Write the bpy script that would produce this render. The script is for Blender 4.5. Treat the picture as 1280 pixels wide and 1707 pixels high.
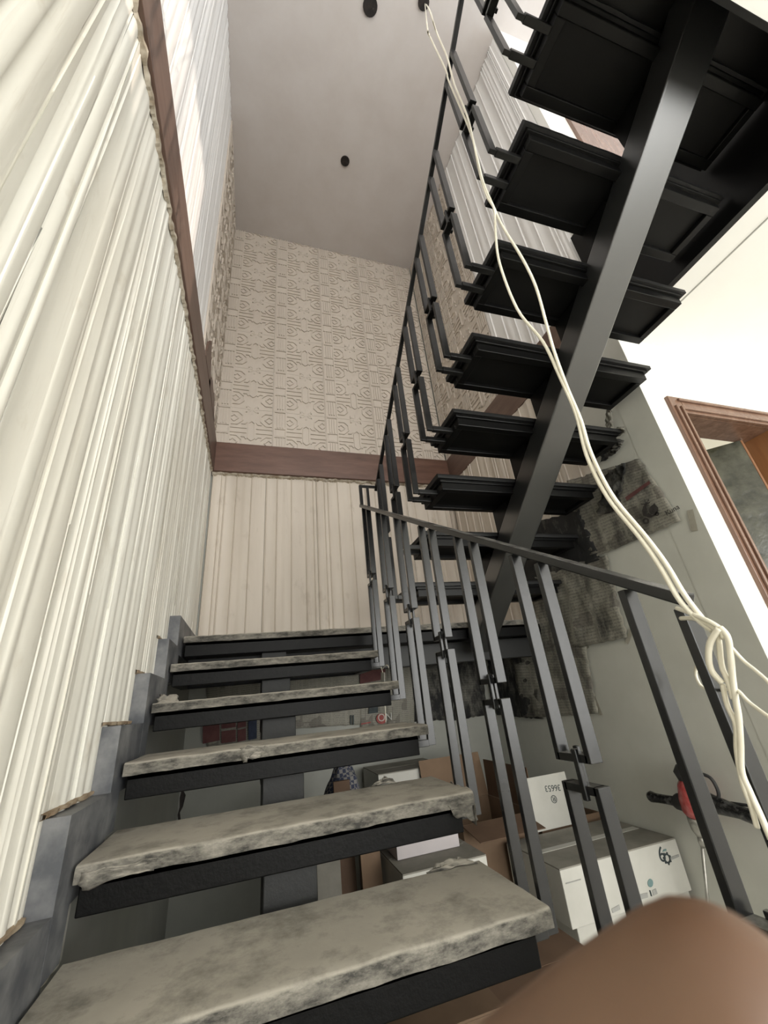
import bpy, bmesh, math, random
from mathutils import Vector, Matrix, noise
random.seed(7)
S = bpy.context.scene
C = S.collection
for o in list(bpy.data.objects): bpy.data.objects.remove(o)

# ---------------------------------------------------------------- camera
FPX = 670.93
cr = Vector((0.95427633, -0.28300936, -0.09624125))
cu = Vector((-0.03615095, -0.42885545, 0.90264949))
cf = Vector((0.29673184, 0.85789784, 0.41947767))
cd = bpy.data.cameras.new('camera'); cam = bpy.data.objects.new('camera', cd); C.objects.link(cam)
cd.sensor_fit = 'HORIZONTAL'; cd.sensor_width = 36.0; cd.lens = 36.0 * FPX / 1280.0
cd.clip_start = 0.004; cd.clip_end = 100
cam.matrix_world = Matrix(((cr.x, cu.x, -cf.x, 0), (cr.y, cu.y, -cf.y, 0), (cr.z, cu.z, -cf.z, 0), (0, 0, 0, 1)))
cd.dof.use_dof = True; cd.dof.focus_distance = 2.6; cd.dof.aperture_fstop = 24
S.camera = cam

# ---------------------------------------------------------------- world, lights, exposure
W = bpy.data.worlds.new('world'); S.world = W; W.use_nodes = True
bg = W.node_tree.nodes['Background']; bg.inputs[0].default_value = (0.80, 0.90, 1.0, 1); bg.inputs[1].default_value = 1.0
def area(name, loc, rot, sx, sy, power, col):
    l = bpy.data.lights.new(name, 'AREA'); l.shape = 'RECTANGLE'; l.size = sx; l.size_y = sy; l.energy = power; l.color = col
    o = bpy.data.objects.new(name, l); C.objects.link(o); o.location = loc; o.rotation_euler = rot; return o
R90 = math.pi / 2
# daylight through the wide lower window behind the photographer
area('daylight_lower_window', (2.3, -3.42, 0.35), (R90, 0, 0), 5.0, 2.3, 255, (1.0, 0.985, 0.935))
# daylight through the tall upstairs window on the right
area('daylight_upper_window', (5.42, -0.6, 3.9), (0, R90, 0), 2.2, 3.0, 105, (0.86, 0.93, 1.0))
area('daylight_upper_rear_window', (1.2, -3.42, 4.0), (R90, 0, 0), 3.0, 2.0, 105, (1.0, 0.95, 0.90))
bl = bpy.data.lights.new('back_room_lamp', 'POINT'); bl.energy = 70; bl.color = (1.0, 0.93, 0.78); bl.shadow_soft_size = 0.12
bo = bpy.data.objects.new('back_room_lamp', bl); C.objects.link(bo); bo.location = (3.9, 3.4, 1.45)
sl = bpy.data.lights.new('sun', 'SUN'); sl.energy = 2.2; sl.angle = 0.02; sl.color = (1.0, 0.86, 0.74)
so = bpy.data.objects.new('sun', sl); C.objects.link(so)
so.rotation_euler = Vector((-1.0, 0.28, -0.30)).to_track_quat('-Z', 'Y').to_euler()
S.view_settings.view_transform = 'Standard'; S.view_settings.look = 'None'
S.view_settings.gamma = 1.0; S.view_settings.use_curve_mapping = False
S.view_settings.exposure = 0.0

# ---------------------------------------------------------------- key dimensions
XL, XLB = -0.412, -0.428          # left wall: panel crest, base plane
YB, YBB = 3.385, 3.405           # back wall
XR, XRB = 1.952, 1.974            # right wall
ZF, ZS0, ZS1, ZC = -1.29, 1.77, 2.25, 5.59
ZB1, ZB2 = 1.985, 2.29           # timber band
YC = 1.19                        # corner where the right wall ends
YH = 0.094                       # edge of the upper slab
T_Y = lambda k: 1.010 + 0.289 * (k - 1)
T_Z = lambda k: -0.440 + 0.17 * (k - 1)
TXL, TXR, TD = -0.36, 0.632, 0.322
LZ = 0.41; LY = 2.455
U_Y = [2.138, 1.889, 1.63, 1.36, 1.082, 0.795, 0.505, 0.225]
U_Z = [0.599, 0.821, 1.034, 1.241, 1.44, 1.645, 1.885, 2.115]
UXL, UXR, UD = 0.878, 1.918, 0.29
RLX, RUX = 0.67, 0.785           # planes of the two railings
railL = lambda y: 0.323 + 0.585 * (y - 0.884)
railU = lambda y: 1.355 + 0.759 * (2.37 - y)

# ---------------------------------------------------------------- materials
def nt_mat(name):
    m = bpy.data.materials.new(name); m.use_nodes = True
    nt = m.node_tree; return m, nt, nt.nodes['Principled BSDF']
def N(nt, t, **kw):
    n = nt.nodes.new(t)
    for k, v in kw.items():
        if k in n.inputs: n.inputs[k].default_value = v
        else: setattr(n, k, v)
    return n
def ramp(nt, fac, stops):
    r = nt.nodes.new('ShaderNodeValToRGB'); e = r.color_ramp.elements
    while len(e) < len(stops): e.new(0.5)
    for i, (p, c) in enumerate(stops):
        e[i].position = p; e[i].color = (c[0], c[1], c[2], 1) if hasattr(c, '__len__') else (c, c, c, 1)
    nt.links.new(fac, r.inputs[0]); return r.outputs[0]
def mixc(nt, fac, a, b, mode='MIX'):
    m = nt.nodes.new('ShaderNodeMix'); m.data_type = 'RGBA'; m.blend_type = mode
    for s, v in ((m.inputs[0], fac), (m.inputs[6], a), (m.inputs[7], b)):
        if hasattr(v, 'links') or isinstance(v, bpy.types.NodeSocket): nt.links.new(v, s)
        elif isinstance(v, (int, float)): s.default_value = v
        else: s.default_value = (v[0], v[1], v[2], 1)
    return m.outputs[2]
def mathn(nt, op, a, b=0.0):
    m = nt.nodes.new('ShaderNodeMath'); m.operation = op
    for i, v in enumerate((a, b)):
        if isinstance(v, bpy.types.NodeSocket): nt.links.new(v, m.inputs[i])
        else: m.inputs[i].default_value = v
    return m.outputs[0]
def noise_fac(nt, scale, detail=4, stretch=(1, 1, 1), rough=0.6, coord='Object'):
    tc = nt.nodes.new('ShaderNodeTexCoord'); mp = nt.nodes.new('ShaderNodeMapping'); mp.inputs['Scale'].default_value = stretch
    nt.links.new(tc.outputs[coord], mp.inputs[0])
    n = nt.nodes.new('ShaderNodeTexNoise'); n.inputs['Scale'].default_value = scale; n.inputs['Detail'].default_value = detail; n.inputs['Roughness'].default_value = rough
    nt.links.new(mp.outputs[0], n.inputs['Vector']); return n.outputs['Fac']
def add_bump(nt, b, fac, strength, dist):
    bp = nt.nodes.new('ShaderNodeBump'); bp.inputs['Strength'].default_value = strength; bp.inputs['Distance'].default_value = dist
    nt.links.new(fac, bp.inputs['Height']); nt.links.new(bp.outputs[0], b.inputs['Normal'])
def simple(name, c1, c2=None, scale=6, rough=0.6, metal=0.0, bump=0.0, bscale=40, stretch=(1, 1, 1), lo=0.35, hi=0.65, spec=0.5):
    m, nt, b = nt_mat(name)
    b.inputs['Roughness'].default_value = rough; b.inputs['Metallic'].default_value = metal; b.inputs['Specular IOR Level'].default_value = spec
    if c2 is None: b.inputs['Base Color'].default_value = (*c1, 1)
    else: nt.links.new(ramp(nt, noise_fac(nt, scale, 5, stretch), [(lo, c1), (hi, c2)]), b.inputs['Base Color'])
    if bump: add_bump(nt, b, noise_fac(nt, bscale, 4, stretch), bump, 0.004)
    return m
def plaster(name, base, dirt, streak=0.25):
    m, nt, b = nt_mat(name); b.inputs['Roughness'].default_value = 0.55
    a = noise_fac(nt, 3.0, 6, (1, 1, 0.15)); d = noise_fac(nt, 9, 6, (1, 1, 0.5))
    c = mixc(nt, ramp(nt, a, [(0.42, 0.0), (0.75, streak)]), base, dirt)
    c = mixc(nt, ramp(nt, d, [(0.60, 0.0), (0.72, streak)]), c, dirt)
    e = noise_fac(nt, 11, 5, (6, 6, 0.22), 0.7)
    c = mixc(nt, ramp(nt, e, [(0.58, 0.0), (0.78, streak * 0.9)]), c, dirt)
    nt.links.new(c, b.inputs['Base Color']); add_bump(nt, b, noise_fac(nt, 25, 4, (1, 1, 0.2)), 0.12, 0.004)
    return m
M = {}
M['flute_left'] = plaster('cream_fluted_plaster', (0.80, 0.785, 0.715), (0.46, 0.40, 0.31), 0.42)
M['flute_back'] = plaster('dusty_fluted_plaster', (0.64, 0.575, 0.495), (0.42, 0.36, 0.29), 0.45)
M['flute_upper'] = plaster('white_fluted_plaster', (0.80, 0.79, 0.77), (0.66, 0.63, 0.58), 0.3)
M['tile'] = plaster('relief_tile_plaster', (0.63, 0.565, 0.49), (0.50, 0.44, 0.37), 0.35)
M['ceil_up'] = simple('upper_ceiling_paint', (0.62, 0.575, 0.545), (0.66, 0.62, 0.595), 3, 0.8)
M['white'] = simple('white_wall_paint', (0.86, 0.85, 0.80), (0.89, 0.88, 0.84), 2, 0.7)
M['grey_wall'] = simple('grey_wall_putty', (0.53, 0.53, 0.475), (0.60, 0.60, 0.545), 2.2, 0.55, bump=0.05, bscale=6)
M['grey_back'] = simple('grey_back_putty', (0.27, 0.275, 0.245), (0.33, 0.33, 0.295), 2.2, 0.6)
def stone_floor():
    return simple('dusty_floor', (0.46, 0.44, 0.40), (0.56, 0.53, 0.48), 4, 0.7, bump=0.1)
M['floor'] = stone_floor()
def wood(name, c1, c2, stretch, rough=0.35, scale=5):
    m, nt, b = nt_mat(name); b.inputs['Roughness'].default_value = rough
    f = noise_fac(nt, scale, 7, stretch, 0.65)
    nt.links.new(ramp(nt, f, [(0.3, c1), (0.7, c2)]), b.inputs['Base Color']); add_bump(nt, b, f, 0.08, 0.003); return m
M['beam_x'] = wood('brown_timber_across', (0.085, 0.040, 0.026), (0.165, 0.086, 0.060), (0.6, 4, 4), 0.38)
M['beam_y'] = wood('brown_timber_along', (0.090, 0.050, 0.036), (0.150, 0.096, 0.074), (4, 0.5, 4), 0.45)
M['door_wood'] = wood('polished_door_wood', (0.135, 0.072, 0.048), (0.235, 0.140, 0.098), (5, 5, 0.6), 0.25)
M['door_wood2'] = wood('orange_door_wood', (0.20, 0.085, 0.035), (0.30, 0.135, 0.055), (6, 6, 0.5), 0.35)
M['black'] = simple('black_steel_paint', (0.0018, 0.0018, 0.0018), (0.004, 0.004, 0.0038), 8, 0.36, bump=0.03, spec=0.22)
M['black_panel'] = simple('black_panel_paint', (0.0025, 0.0025, 0.0023), (0.005, 0.005, 0.0047), 5, 0.5, spec=0.2)
M['stringer'] = simple('dark_stringer_paint', (0.008, 0.0085, 0.0085), (0.013, 0.0135, 0.0135), 5, 0.36, spec=0.9)
_b = M['stringer'].node_tree.nodes['Principled BSDF']; _b.inputs['Coat Weight'].default_value = 1.0; _b.inputs['Coat Roughness'].default_value = 0.28
def dusted(name, dark, dust, lo, hi, rough, scale=9, amount=0.9, sides=0.35, bump=0.25):
    # black paint with settled construction dust, more on faces that look up
    m, nt, b = nt_mat(name); b.inputs['Roughness'].default_value = rough
    g = nt.nodes.new('ShaderNodeNewGeometry'); s = nt.nodes.new('ShaderNodeSeparateXYZ'); nt.links.new(g.outputs['Normal'], s.inputs[0])
    up = ramp(nt, s.outputs[2], [(0.15, sides), (0.75, amount)])
    n = ramp(nt, noise_fac(nt, scale, 7, (1, 1, 1), 0.7), [(lo, 0.0), (hi, 1.0)])
    nside = ramp(nt, noise_fac(nt, scale * 2.6, 7, (0.6, 1, 1.6), 0.75), [(lo + 0.26, 0.0), (hi + 0.14, 1.0)])
    isup = ramp(nt, s.outputs[2], [(0.45, 0.0), (0.8, 1.0)])
    f = mathn(nt, 'MULTIPLY', up, mixc(nt, isup, nside, n))
    c2 = ramp(nt, noise_fac(nt, 2.5, 5), [(0.35, dust), (0.68, tuple(v * 1.35 for v in dust))])
    nt.links.new(mixc(nt, f, dark, c2), b.inputs['Base Color'])
    add_bump(nt, b, noise_fac(nt, 55, 5), bump, 0.004)
    return m
M['board'] = dusted('dust_covered_tread_board', (0.038, 0.036, 0.031), (0.325, 0.302, 0.256), 0.12, 0.52, 0.85, 9, 1.0, 0.60)
M['board_up'] = dusted('black_tread_board_dusty', (0.003, 0.003, 0.003), (0.10, 0.095, 0.085), 0.50, 0.80, 0.55, 14, 0.8, 0.16)
M['frame_low'] = dusted('black_frame_dusty', (0.003, 0.003, 0.003), (0.09, 0.086, 0.078), 0.50, 0.85, 0.45, 9, 0.8, 0.16)
M['frame_low'].node_tree.nodes['Principled BSDF'].inputs['Specular IOR Level'].default_value = 0.15
M['pedestal'] = dusted('grey_dusty_pedestal', (0.012, 0.0125, 0.012), (0.22, 0.21, 0.19), 0.40, 0.75, 0.6, 5, 0.9, 0.5)
M['rail'] = dusted('gunmetal_bar', (0.010, 0.0105, 0.011), (0.34, 0.33, 0.31), 0.36, 0.80, 0.27, 16, 0.75, 0.08, 0.05)
M['rail'].node_tree.nodes['Principled BSDF'].inputs['Specular IOR Level'].default_value = 0.48
M['rail_up'] = simple('black_bar', (0.004, 0.004, 0.004), (0.012, 0.012, 0.0115), 14, 0.36, spec=0.35)
M['skirt'] = simple('grey_putty_skirting', (0.075, 0.079, 0.088), (0.24, 0.24, 0.24), 7, 0.55, bump=0.15, lo=0.40, hi=0.72)
M['raw_edge'] = simple('raw_brown_plaster_edge', (0.22, 0.15, 0.09), (0.42, 0.34, 0.24), 20, 0.9, bump=0.4)
M['rag_edge'] = simple('ragged_plaster_edge', (0.30, 0.24, 0.17), (0.60, 0.55, 0.46), 22, 0.9, bump=0.4)
M['card'] = simple('brown_cardboard', (0.135, 0.085, 0.050), (0.175, 0.112, 0.068), 5, 0.8)
M['card_dark'] = simple('dark_brown_cardboard', (0.090, 0.052, 0.030), (0.125, 0.075, 0.045), 5, 0.8)
M['card_white'] = simple('white_carton_board', (0.44, 0.43, 0.39), (0.51, 0.50, 0.455), 4, 0.6)
M['card_top'] = simple('dusty_carton_top', (0.17, 0.16, 0.135), (0.25, 0.235, 0.20), 6, 0.8)
M['card_lilac'] = simple('lilac_white_box_board', (0.40, 0.365, 0.37), (0.45, 0.415, 0.42), 4, 0.6)
M['ink'] = simple('dark_print_ink', (0.02, 0.028, 0.030), (0.035, 0.05, 0.052), 30, 0.7)
M['ink_news'] = simple('grey_black_newspaper_ink', (0.022, 0.019, 0.017), (0.045, 0.040, 0.036), 40, 0.85)
M['ink_soft'] = simple('faint_print_ink', (0.26, 0.26, 0.245), (0.33, 0.33, 0.31), 60, 0.8)
M['ink_teal'] = simple('teal_print_ink', (0.12, 0.20, 0.20), (0.17, 0.26, 0.25), 30, 0.7)
M['ink_red'] = simple('red_print_ink', (0.25, 0.05, 0.045), (0.32, 0.09, 0.08), 30, 0.8)
M['ink_blue'] = simple('navy_print_ink', (0.02, 0.028, 0.055), (0.035, 0.045, 0.08), 30, 0.8)
M['ink_maroon'] = simple('maroon_print_ink', (0.10, 0.035, 0.035), (0.14, 0.055, 0.05), 20, 0.8)
M['tape'] = simple('beige_masking_tape', (0.34, 0.32, 0.26), (0.40, 0.38, 0.32), 15, 0.7)
M['cable'] = simple('off_white_cable_sheath', (0.70, 0.66, 0.54), (0.80, 0.77, 0.66), 14, 0.5)
M['hole'] = simple('black_ceiling_box', (0.012, 0.010, 0.009), (0.03, 0.022, 0.018), 30, 0.8)
M['drill_red'] = simple('red_drill_plastic', (0.34, 0.045, 0.045), (0.46, 0.12, 0.11), 40, 0.25, bump=0.3, bscale=60)
M['drill_black'] = simple('glossy_wrapped_black_plastic', (0.010, 0.010, 0.010), (0.10, 0.10, 0.095), 45, 0.12, bump=0.9, bscale=55, lo=0.5, hi=0.8)
M['drill_rubber'] = simple('matt_black_rubber', (0.018, 0.018, 0.018), (0.03, 0.03, 0.03), 20, 0.7)
M['drill_steel'] = simple('grey_drill_steel', (0.30, 0.29, 0.26), (0.45, 0.44, 0.40), 25, 0.35, 0.6)
M['olive'] = simple('plastic_wrapped_olive_panel', (0.022, 0.023, 0.013), (0.105, 0.104, 0.072), 9, 0.22, bump=1.0, bscale=9, lo=0.35, hi=0.8)
M['thread'] = simple('thin_ceiling_joint', (0.36, 0.36, 0.33), None)
def cloth_mat():
    m, nt, b = nt_mat('blue_checked_cloth'); b.inputs['Roughness'].default_value = 0.9
    tc = nt.nodes.new('ShaderNodeTexCoord'); ck = nt.nodes.new('ShaderNodeTexChecker'); ck.inputs['Scale'].default_value = 55
    ck.inputs[1].default_value = (0.035, 0.042, 0.075, 1); ck.inputs[2].default_value = (0.20, 0.19, 0.18, 1)
    nt.links.new(tc.outputs['Object'], ck.inputs[0]); nt.links.new(ck.outputs[0], b.inputs['Base Color']); return m
M['cloth'] = cloth_mat()
def skin_mat():
    m, nt, b = nt_mat('skin')
    nt.links.new(ramp(nt, noise_fac(nt, 60, 4), [(0.3, (0.120, 0.062, 0.035)), (0.7, (0.145, 0.080, 0.047))]), b.inputs['Base Color'])
    b.inputs['Roughness'].default_value = 0.5; b.inputs['Subsurface Weight'].default_value = 0.12
    b.inputs['Subsurface Radius'].default_value = (0.008, 0.004, 0.002); b.inputs['Subsurface Scale'].default_value = 0.5
    return m
M['skin'] = skin_mat(); M['nail'] = simple('finger_nail', (0.50, 0.32, 0.26), (0.55, 0.36, 0.30), 20, 0.3)
def newsprint(name, soot, cols=5, rows=34):
    # printed columns on grey paper (uv), black paint overspray where the steel was sprayed
    m, nt, b = nt_mat(name); b.inputs['Roughness'].default_value = 0.85
    uv = nt.nodes.new('ShaderNodeUVMap'); sp = nt.nodes.new('ShaderNodeSeparateXYZ'); nt.links.new(uv.outputs[0], sp.inputs[0])
    u, v = sp.outputs[0], sp.outputs[1]
    row = mathn(nt, 'FRACT', mathn(nt, 'MULTIPLY', v, rows)); col = mathn(nt, 'FRACT', mathn(nt, 'MULTIPLY', u, cols))
    line = mathn(nt, 'GREATER_THAN', row, 0.5); gut = mathn(nt, 'LESS_THAN', mathn(nt, 'ABSOLUTE', mathn(nt, 'SUBTRACT', col, 0.5)), 0.44)
    gapn = N(nt, 'ShaderNodeTexNoise'); gapn.inputs['Scale'].default_value = 60; nt.links.new(uv.outputs[0], gapn.inputs['Vector'])
    txt = mathn(nt, 'MULTIPLY', mathn(nt, 'MULTIPLY', line, gut), mathn(nt, 'GREATER_THAN', gapn.outputs['Fac'], 0.46))
    vor = N(nt, 'ShaderNodeTexVoronoi'); vor.distance = 'CHEBYCHEV'; vor.inputs['Scale'].default_value = 5; vor.inputs['Randomness'].default_value = 0.7
    nt.links.new(uv.outputs[0], vor.inputs['Vector'])
    pic = mathn(nt, 'GREATER_THAN', mathn(nt, 'FRACT', mathn(nt, 'MULTIPLY', vor.outputs['Color'], 3.7)), 0.80)
    paper = ramp(nt, noise_fac(nt, 6, 5), [(0.3, (0.23, 0.22, 0.18)), (0.7, (0.31, 0.295, 0.25))])
    c = mixc(nt, mathn(nt, 'MULTIPLY', txt, 0.38), paper, (0.05, 0.05, 0.048))
    c = mixc(nt, mathn(nt, 'MULTIPLY', pic, 0.45), c, (0.07, 0.055, 0.05))
    s = ramp(nt, noise_fac(nt, 7, 7, (1, 1, 0.45), 0.75), [(soot[0], 0.0), (soot[1], 1.0)])
    c = mixc(nt, s, c, (0.012, 0.012, 0.012))
    nt.links.new(c, b.inputs['Base Color']); add_bump(nt, b, noise_fac(nt, 22, 6, (1, 1, 0.4)), 0.5, 0.01); return m
M['news'] = newsprint('newsprint_clean', (0.66, 0.95)); M['news_grey'] = newsprint('newsprint_smudged', (0.46, 0.72), 4, 26); M['news_soot'] = newsprint('newsprint_oversprayed', (0.24, 0.54), 4, 26); M['news_black'] = newsprint('newsprint_blackened', (0.12, 0.46), 4, 26)

# ---------------------------------------------------------------- mesh helpers
ORG = {}
class MB:
    def __init__(s): s.v = []; s.f = []; s.uv = None
    def quadbox(s, P):
        b = len(s.v); s.v += [tuple(p) for p in P]
        for f in ((0, 3, 2, 1), (4, 5, 6, 7), (0, 1, 5, 4), (1, 2, 6, 5), (2, 3, 7, 6), (3, 0, 4, 7)): s.f.append(tuple(b + i for i in f))
        return s
    def box(s, x0, x1, y0, y1, z0, z1):
        return s.quadbox([(x0, y0, z0), (x1, y0, z0), (x1, y1, z0), (x0, y1, z0), (x0, y0, z1), (x1, y0, z1), (x1, y1, z1), (x0, y1, z1)])
    def bar(s, p0, p1, a, b, ref=(1, 0, 0)):
        # straight bar from p0 to p1, width a along ref, b across
        p0, p1, ref = Vector(p0), Vector(p1), Vector(ref); d = (p1 - p0).normalized()
        n = d.cross(ref).normalized(); r = n.cross(d).normalized()
        q = []
        for p in (p0, p1):
            for su, sv in ((-1, -1), (1, -1), (1, 1), (-1, 1)): q.append(p + r * (su * a / 2) + n * (sv * b / 2))
        return s.quadbox(q)
    def tube(s, pts, rad, n=8, cap=True):
        pts = [Vector(p) for p in pts]; b0 = len(s.v); prev = None
        rads = rad if hasattr(rad, '__len__') else [rad] * len(pts)
        for i, p in enumerate(pts):
            t = (pts[min(i + 1, len(pts) - 1)] - pts[max(i - 1, 0)]).normalized()
            a = t.cross(Vector((0.31, 0.87, 0.38)) if prev is None else prev)
            if prev is not None: a = prev - t * prev.dot(t)
            a.normalize(); c = t.cross(a); prev = a
            for k in range(n):
                th = 2 * math.pi * k / n; s.v.append(tuple(p + (a * math.cos(th) + c * math.sin(th)) * rads[i]))
        for i in range(len(pts) - 1):
            for k in range(n):
                s.f.append((b0 + i * n + k, b0 + i * n + (k + 1) % n, b0 + (i + 1) * n + (k + 1) % n, b0 + (i + 1) * n + k))
        if cap:
            s.f.append(tuple(b0 + k for k in reversed(range(n)))); e = b0 + (len(pts) - 1) * n; s.f.append(tuple(e + k for k in range(n)))
        return s
    def prism(s, poly, axis, d0, d1):
        # poly of 2d points in the plane normal to axis ('x': (y,z), 'y': (x,z), 'z': (x,y))
        b = len(s.v); n = len(poly)
        mk = {'x': lambda p, d: (d, p[0], p[1]), 'y': lambda p, d: (p[0], d, p[1]), 'z': lambda p, d: (p[0], p[1], d)}[axis]
        for d in (d0, d1): s.v += [mk(p, d) for p in poly]
        s.f.append(tuple(b + i for i in reversed(range(n)))); s.f.append(tuple(b + n + i for i in range(n)))
        for i in range(n): s.f.append((b + i, b + (i + 1) % n, b + n + (i + 1) % n, b + n + i))
        return s
    def grid(s, fn, nu, nv):
        b = len(s.v); s.uv = s.uv or {}
        for i in range(nu + 1):
            for j in range(nv + 1):
                s.uv[len(s.v)] = (i / nu, j / nv); s.v.append(tuple(fn(i / nu, j / nv)))
        for i in range(nu):
            for j in range(nv):
                a = b + i * (nv + 1) + j; s.f.append((a, a + nv + 1, a + nv + 2, a + 1))
        return s
    def mesh(s, name, off=(0, 0, 0)):
        me = bpy.data.meshes.new(name); me.from_pydata([(x - off[0], y - off[1], z - off[2]) for x, y, z in s.v], [], s.f)
        bm = bmesh.new(); bm.from_mesh(me); bmesh.ops.recalc_face_normals(bm, faces=bm.faces); bm.to_mesh(me); bm.free()
        if s.uv:
            l = me.uv_layers.new(name='uv')
            for lp in me.loops: l.data[lp.index].uv = s.uv.get(lp.vertex_index, (0, 0))
        return me
    def build(s, name, mat, parent=None, smooth=False, bevel=0.0, seg=2, solid=0.0, sub=0, split=0):
        off = ORG.get(parent.name, (0, 0, 0)) if parent else (0, 0, 0)
        me = s.mesh(name, off); me.materials.append(M[mat]); o = bpy.data.objects.new(name, me); C.objects.link(o)
        if parent: o.parent = parent; ORG[o.name] = off
        if smooth:
            for p in me.polygons: p.use_smooth = True
        if solid: md = o.modifiers.new('solid', 'SOLIDIFY'); md.thickness = solid; md.offset = 0
        if bevel: md = o.modifiers.new('bevel', 'BEVEL'); md.width = bevel; md.segments = seg; md.limit_method = 'ANGLE'; md.angle_limit = 0.6
        if split: md = o.modifiers.new('split', 'EDGE_SPLIT'); md.split_angle = math.radians(split)
        if sub: md = o.modifiers.new('sub', 'SUBSURF'); md.levels = sub; md.render_levels = sub
        return o
def tag(o, label=None, cat=None, group=None, kind=None):
    for k, v in (('label', label), ('category', cat), ('group', group), ('kind', kind)):
        if v: o[k] = v
    return o
def thing(name, loc, label, cat, group=None):
    o = bpy.data.objects.new(name, None); C.objects.link(o); o.location = loc; o.empty_display_size = 0.1
    ORG[o.name] = tuple(loc); return tag(o, label, cat, group)
def struct(o, label=None): return tag(o, label, None, None, 'structure')
def text_mesh(body, size, name, mat, parent, origin, ux, uy, mirror=False):
    # flat lettering: origin is its lower left corner, ux / uy the reading and up directions
    cv = bpy.data.curves.new('lettering', 'FONT'); cv.body = body; cv.size = size; cv.extrude = 0.0006
    t = bpy.data.objects.new('lettering', cv); C.objects.link(t); dg = bpy.context.evaluated_depsgraph_get()
    me = bpy.data.meshes.new_from_object(t.evaluated_get(dg)); bpy.data.objects.remove(t)
    ux, uy = Vector(ux).normalized(), Vector(uy).normalized(); uz = ux.cross(uy); off = Vector(ORG.get(parent.name, (0, 0, 0)))
    for v in me.vertices: v.co = Vector(origin) + ux * v.co.x + uy * v.co.y + uz * v.co.z - off
    me.materials.clear(); me.materials.append(M[mat]); me.name = name
    o = bpy.data.objects.new(name, me); C.objects.link(o); o.parent = parent; ORG[o.name] = tuple(off); return o
def at_x(px, py, x):
    d = cr * ((px - 640) / FPX) - cu * ((py - 853.5) / FPX) + cf; return d * (x / d.x)
def at_y(px, py, y):
    d = cr * ((px - 640) / FPX) - cu * ((py - 853.5) / FPX) + cf; return d * (y / d.y)
def at_d(px, py, dist):
    return (cr * ((px - 640) / FPX) - cu * ((py - 853.5) / FPX) + cf) * dist

# ================================================================ SETTING
struct(MB().box(XLB - 0.2, 5.7, -3.7, 5.4, ZF - 0.15, ZF).build('floor', 'floor'))
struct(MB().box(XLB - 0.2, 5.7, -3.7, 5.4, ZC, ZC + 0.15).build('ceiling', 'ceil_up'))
# the slab between the floors, open over the stair
struct(MB().box(XLB - 0.2, 5.5, -3.5, YH - 0.012, ZS0, ZS1).box(XRB + 0.012, 5.5, YH - 0.012, YC, ZS0, ZS1).build('ceiling.001', 'white'))
struct(MB().box(2.112, 2.118, YH, YC, ZS0 - 0.004, ZS0 + 0.01).build('trim_4', 'thread'))
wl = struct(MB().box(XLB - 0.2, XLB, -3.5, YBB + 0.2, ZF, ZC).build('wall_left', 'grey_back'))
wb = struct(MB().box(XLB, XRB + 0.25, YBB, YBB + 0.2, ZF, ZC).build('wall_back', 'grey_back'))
# right wall ends at a free corner; plain grey below, panelled above
wr = struct(MB().box(XR, XRB + 0.2, YC + 0.16, YBB, ZF, ZS1).box(XRB, XRB + 0.2, 1.06, YBB, ZS1, ZC).build('wall_right', 'grey_wall'))
wr2 = MB().box(XR - 0.0015, XR - 0.0002, YC + 0.001, YC + 0.161, ZF, ZS1).build('grey_skim', 'grey_wall', wr)
# white wall facing the camera, with the doorway
DX0, DX1, DZ = 2.185, 2.90, 1.235
struct(MB().box(XR, DX0 - 0.02, YC, YC + 0.16, ZF, ZS0).box(DX1 + 0.02, 5.5, YC, YC + 0.16, ZF, ZS0).box(DX0 - 0.02, DX1 + 0.02, YC, YC + 0.16, DZ + 0.02, ZS0).build('wall_front', 'white'))
struct(MB().box(XRB, 2.3, 1.0, 1.06, ZS1, ZC).box(3.2, 5.5, 1.0, 1.06, ZS1, ZC).box(2.3, 3.2, 1.0, 1.06, 4.6, ZC).build('wall_front_upper', 'white'))
# outer walls with the windows the light comes through
struct(MB().box(XLB - 0.2, 5.7, -3.7, -3.5, ZF, -0.85).box(XLB - 0.2, 5.7, -3.7, -3.5, 1.55, 2.9).box(XLB - 0.2, 5.7, -3.7, -3.5, 5.1, ZC)
       .box(XLB - 0.2, -0.25, -3.7, -3.5, -0.85, 5.1).box(4.85, 5.7, -3.7, -3.5, -0.85, 5.1).box(2.75, 4.85, -3.7, -3.5, 2.9, 5.1).build('wall_near', 'white'))
struct(MB().box(5.5, 5.7, -3.5, 5.4, ZF, 2.75).box(5.5, 5.7, -3.5, 5.4, 5.05, ZC).box(5.5, 5.7, -3.5, -2.15, 2.75, 5.05).box(5.5, 5.7, 0.95, 5.4, 2.75, 5.05).build('wall_far_right', 'white'))
struct(MB().box(XRB + 0.2, 5.5, 5.2, 5.4, ZF, ZC).build('wall_far_back', 'white'))
struct(MB().box(XRB + 0.2, 5.5, YC + 0.16, 5.2, ZS0, ZS1).build('ceiling.002', 'white'))
for i, (x0, x1, z0, z1) in enumerate(((-0.25, 4.85, -0.85, 1.55), (-0.25, 2.75, 2.9, 5.1))):
    m = MB(); n = 4 if i == 0 else 3
    for k in range(n + 1):
        x = x0 + (x1 - x0) * k / n; m.box(x - 0.03, x + 0.03, -3.62, -3.56, z0, z1)
    m.box(x0, x1, -3.62, -3.56, z0, z0 + 0.05).box(x0, x1, -3.62, -3.56, z1 - 0.05, z1)
    struct(m.build('window_%d' % (i + 1), 'door_wood'))
m = MB()
for y in (-2.15, -0.6, 0.95): m.box(5.58, 5.64, y - 0.03, y + 0.03, 2.75, 5.05)
struct(m.box(5.58, 5.64, -2.15, 0.95, 2.75, 2.8).box(5.58, 5.64, -2.15, 0.95, 5.0, 5.05).build('window_3', 'door_wood'))

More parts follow.
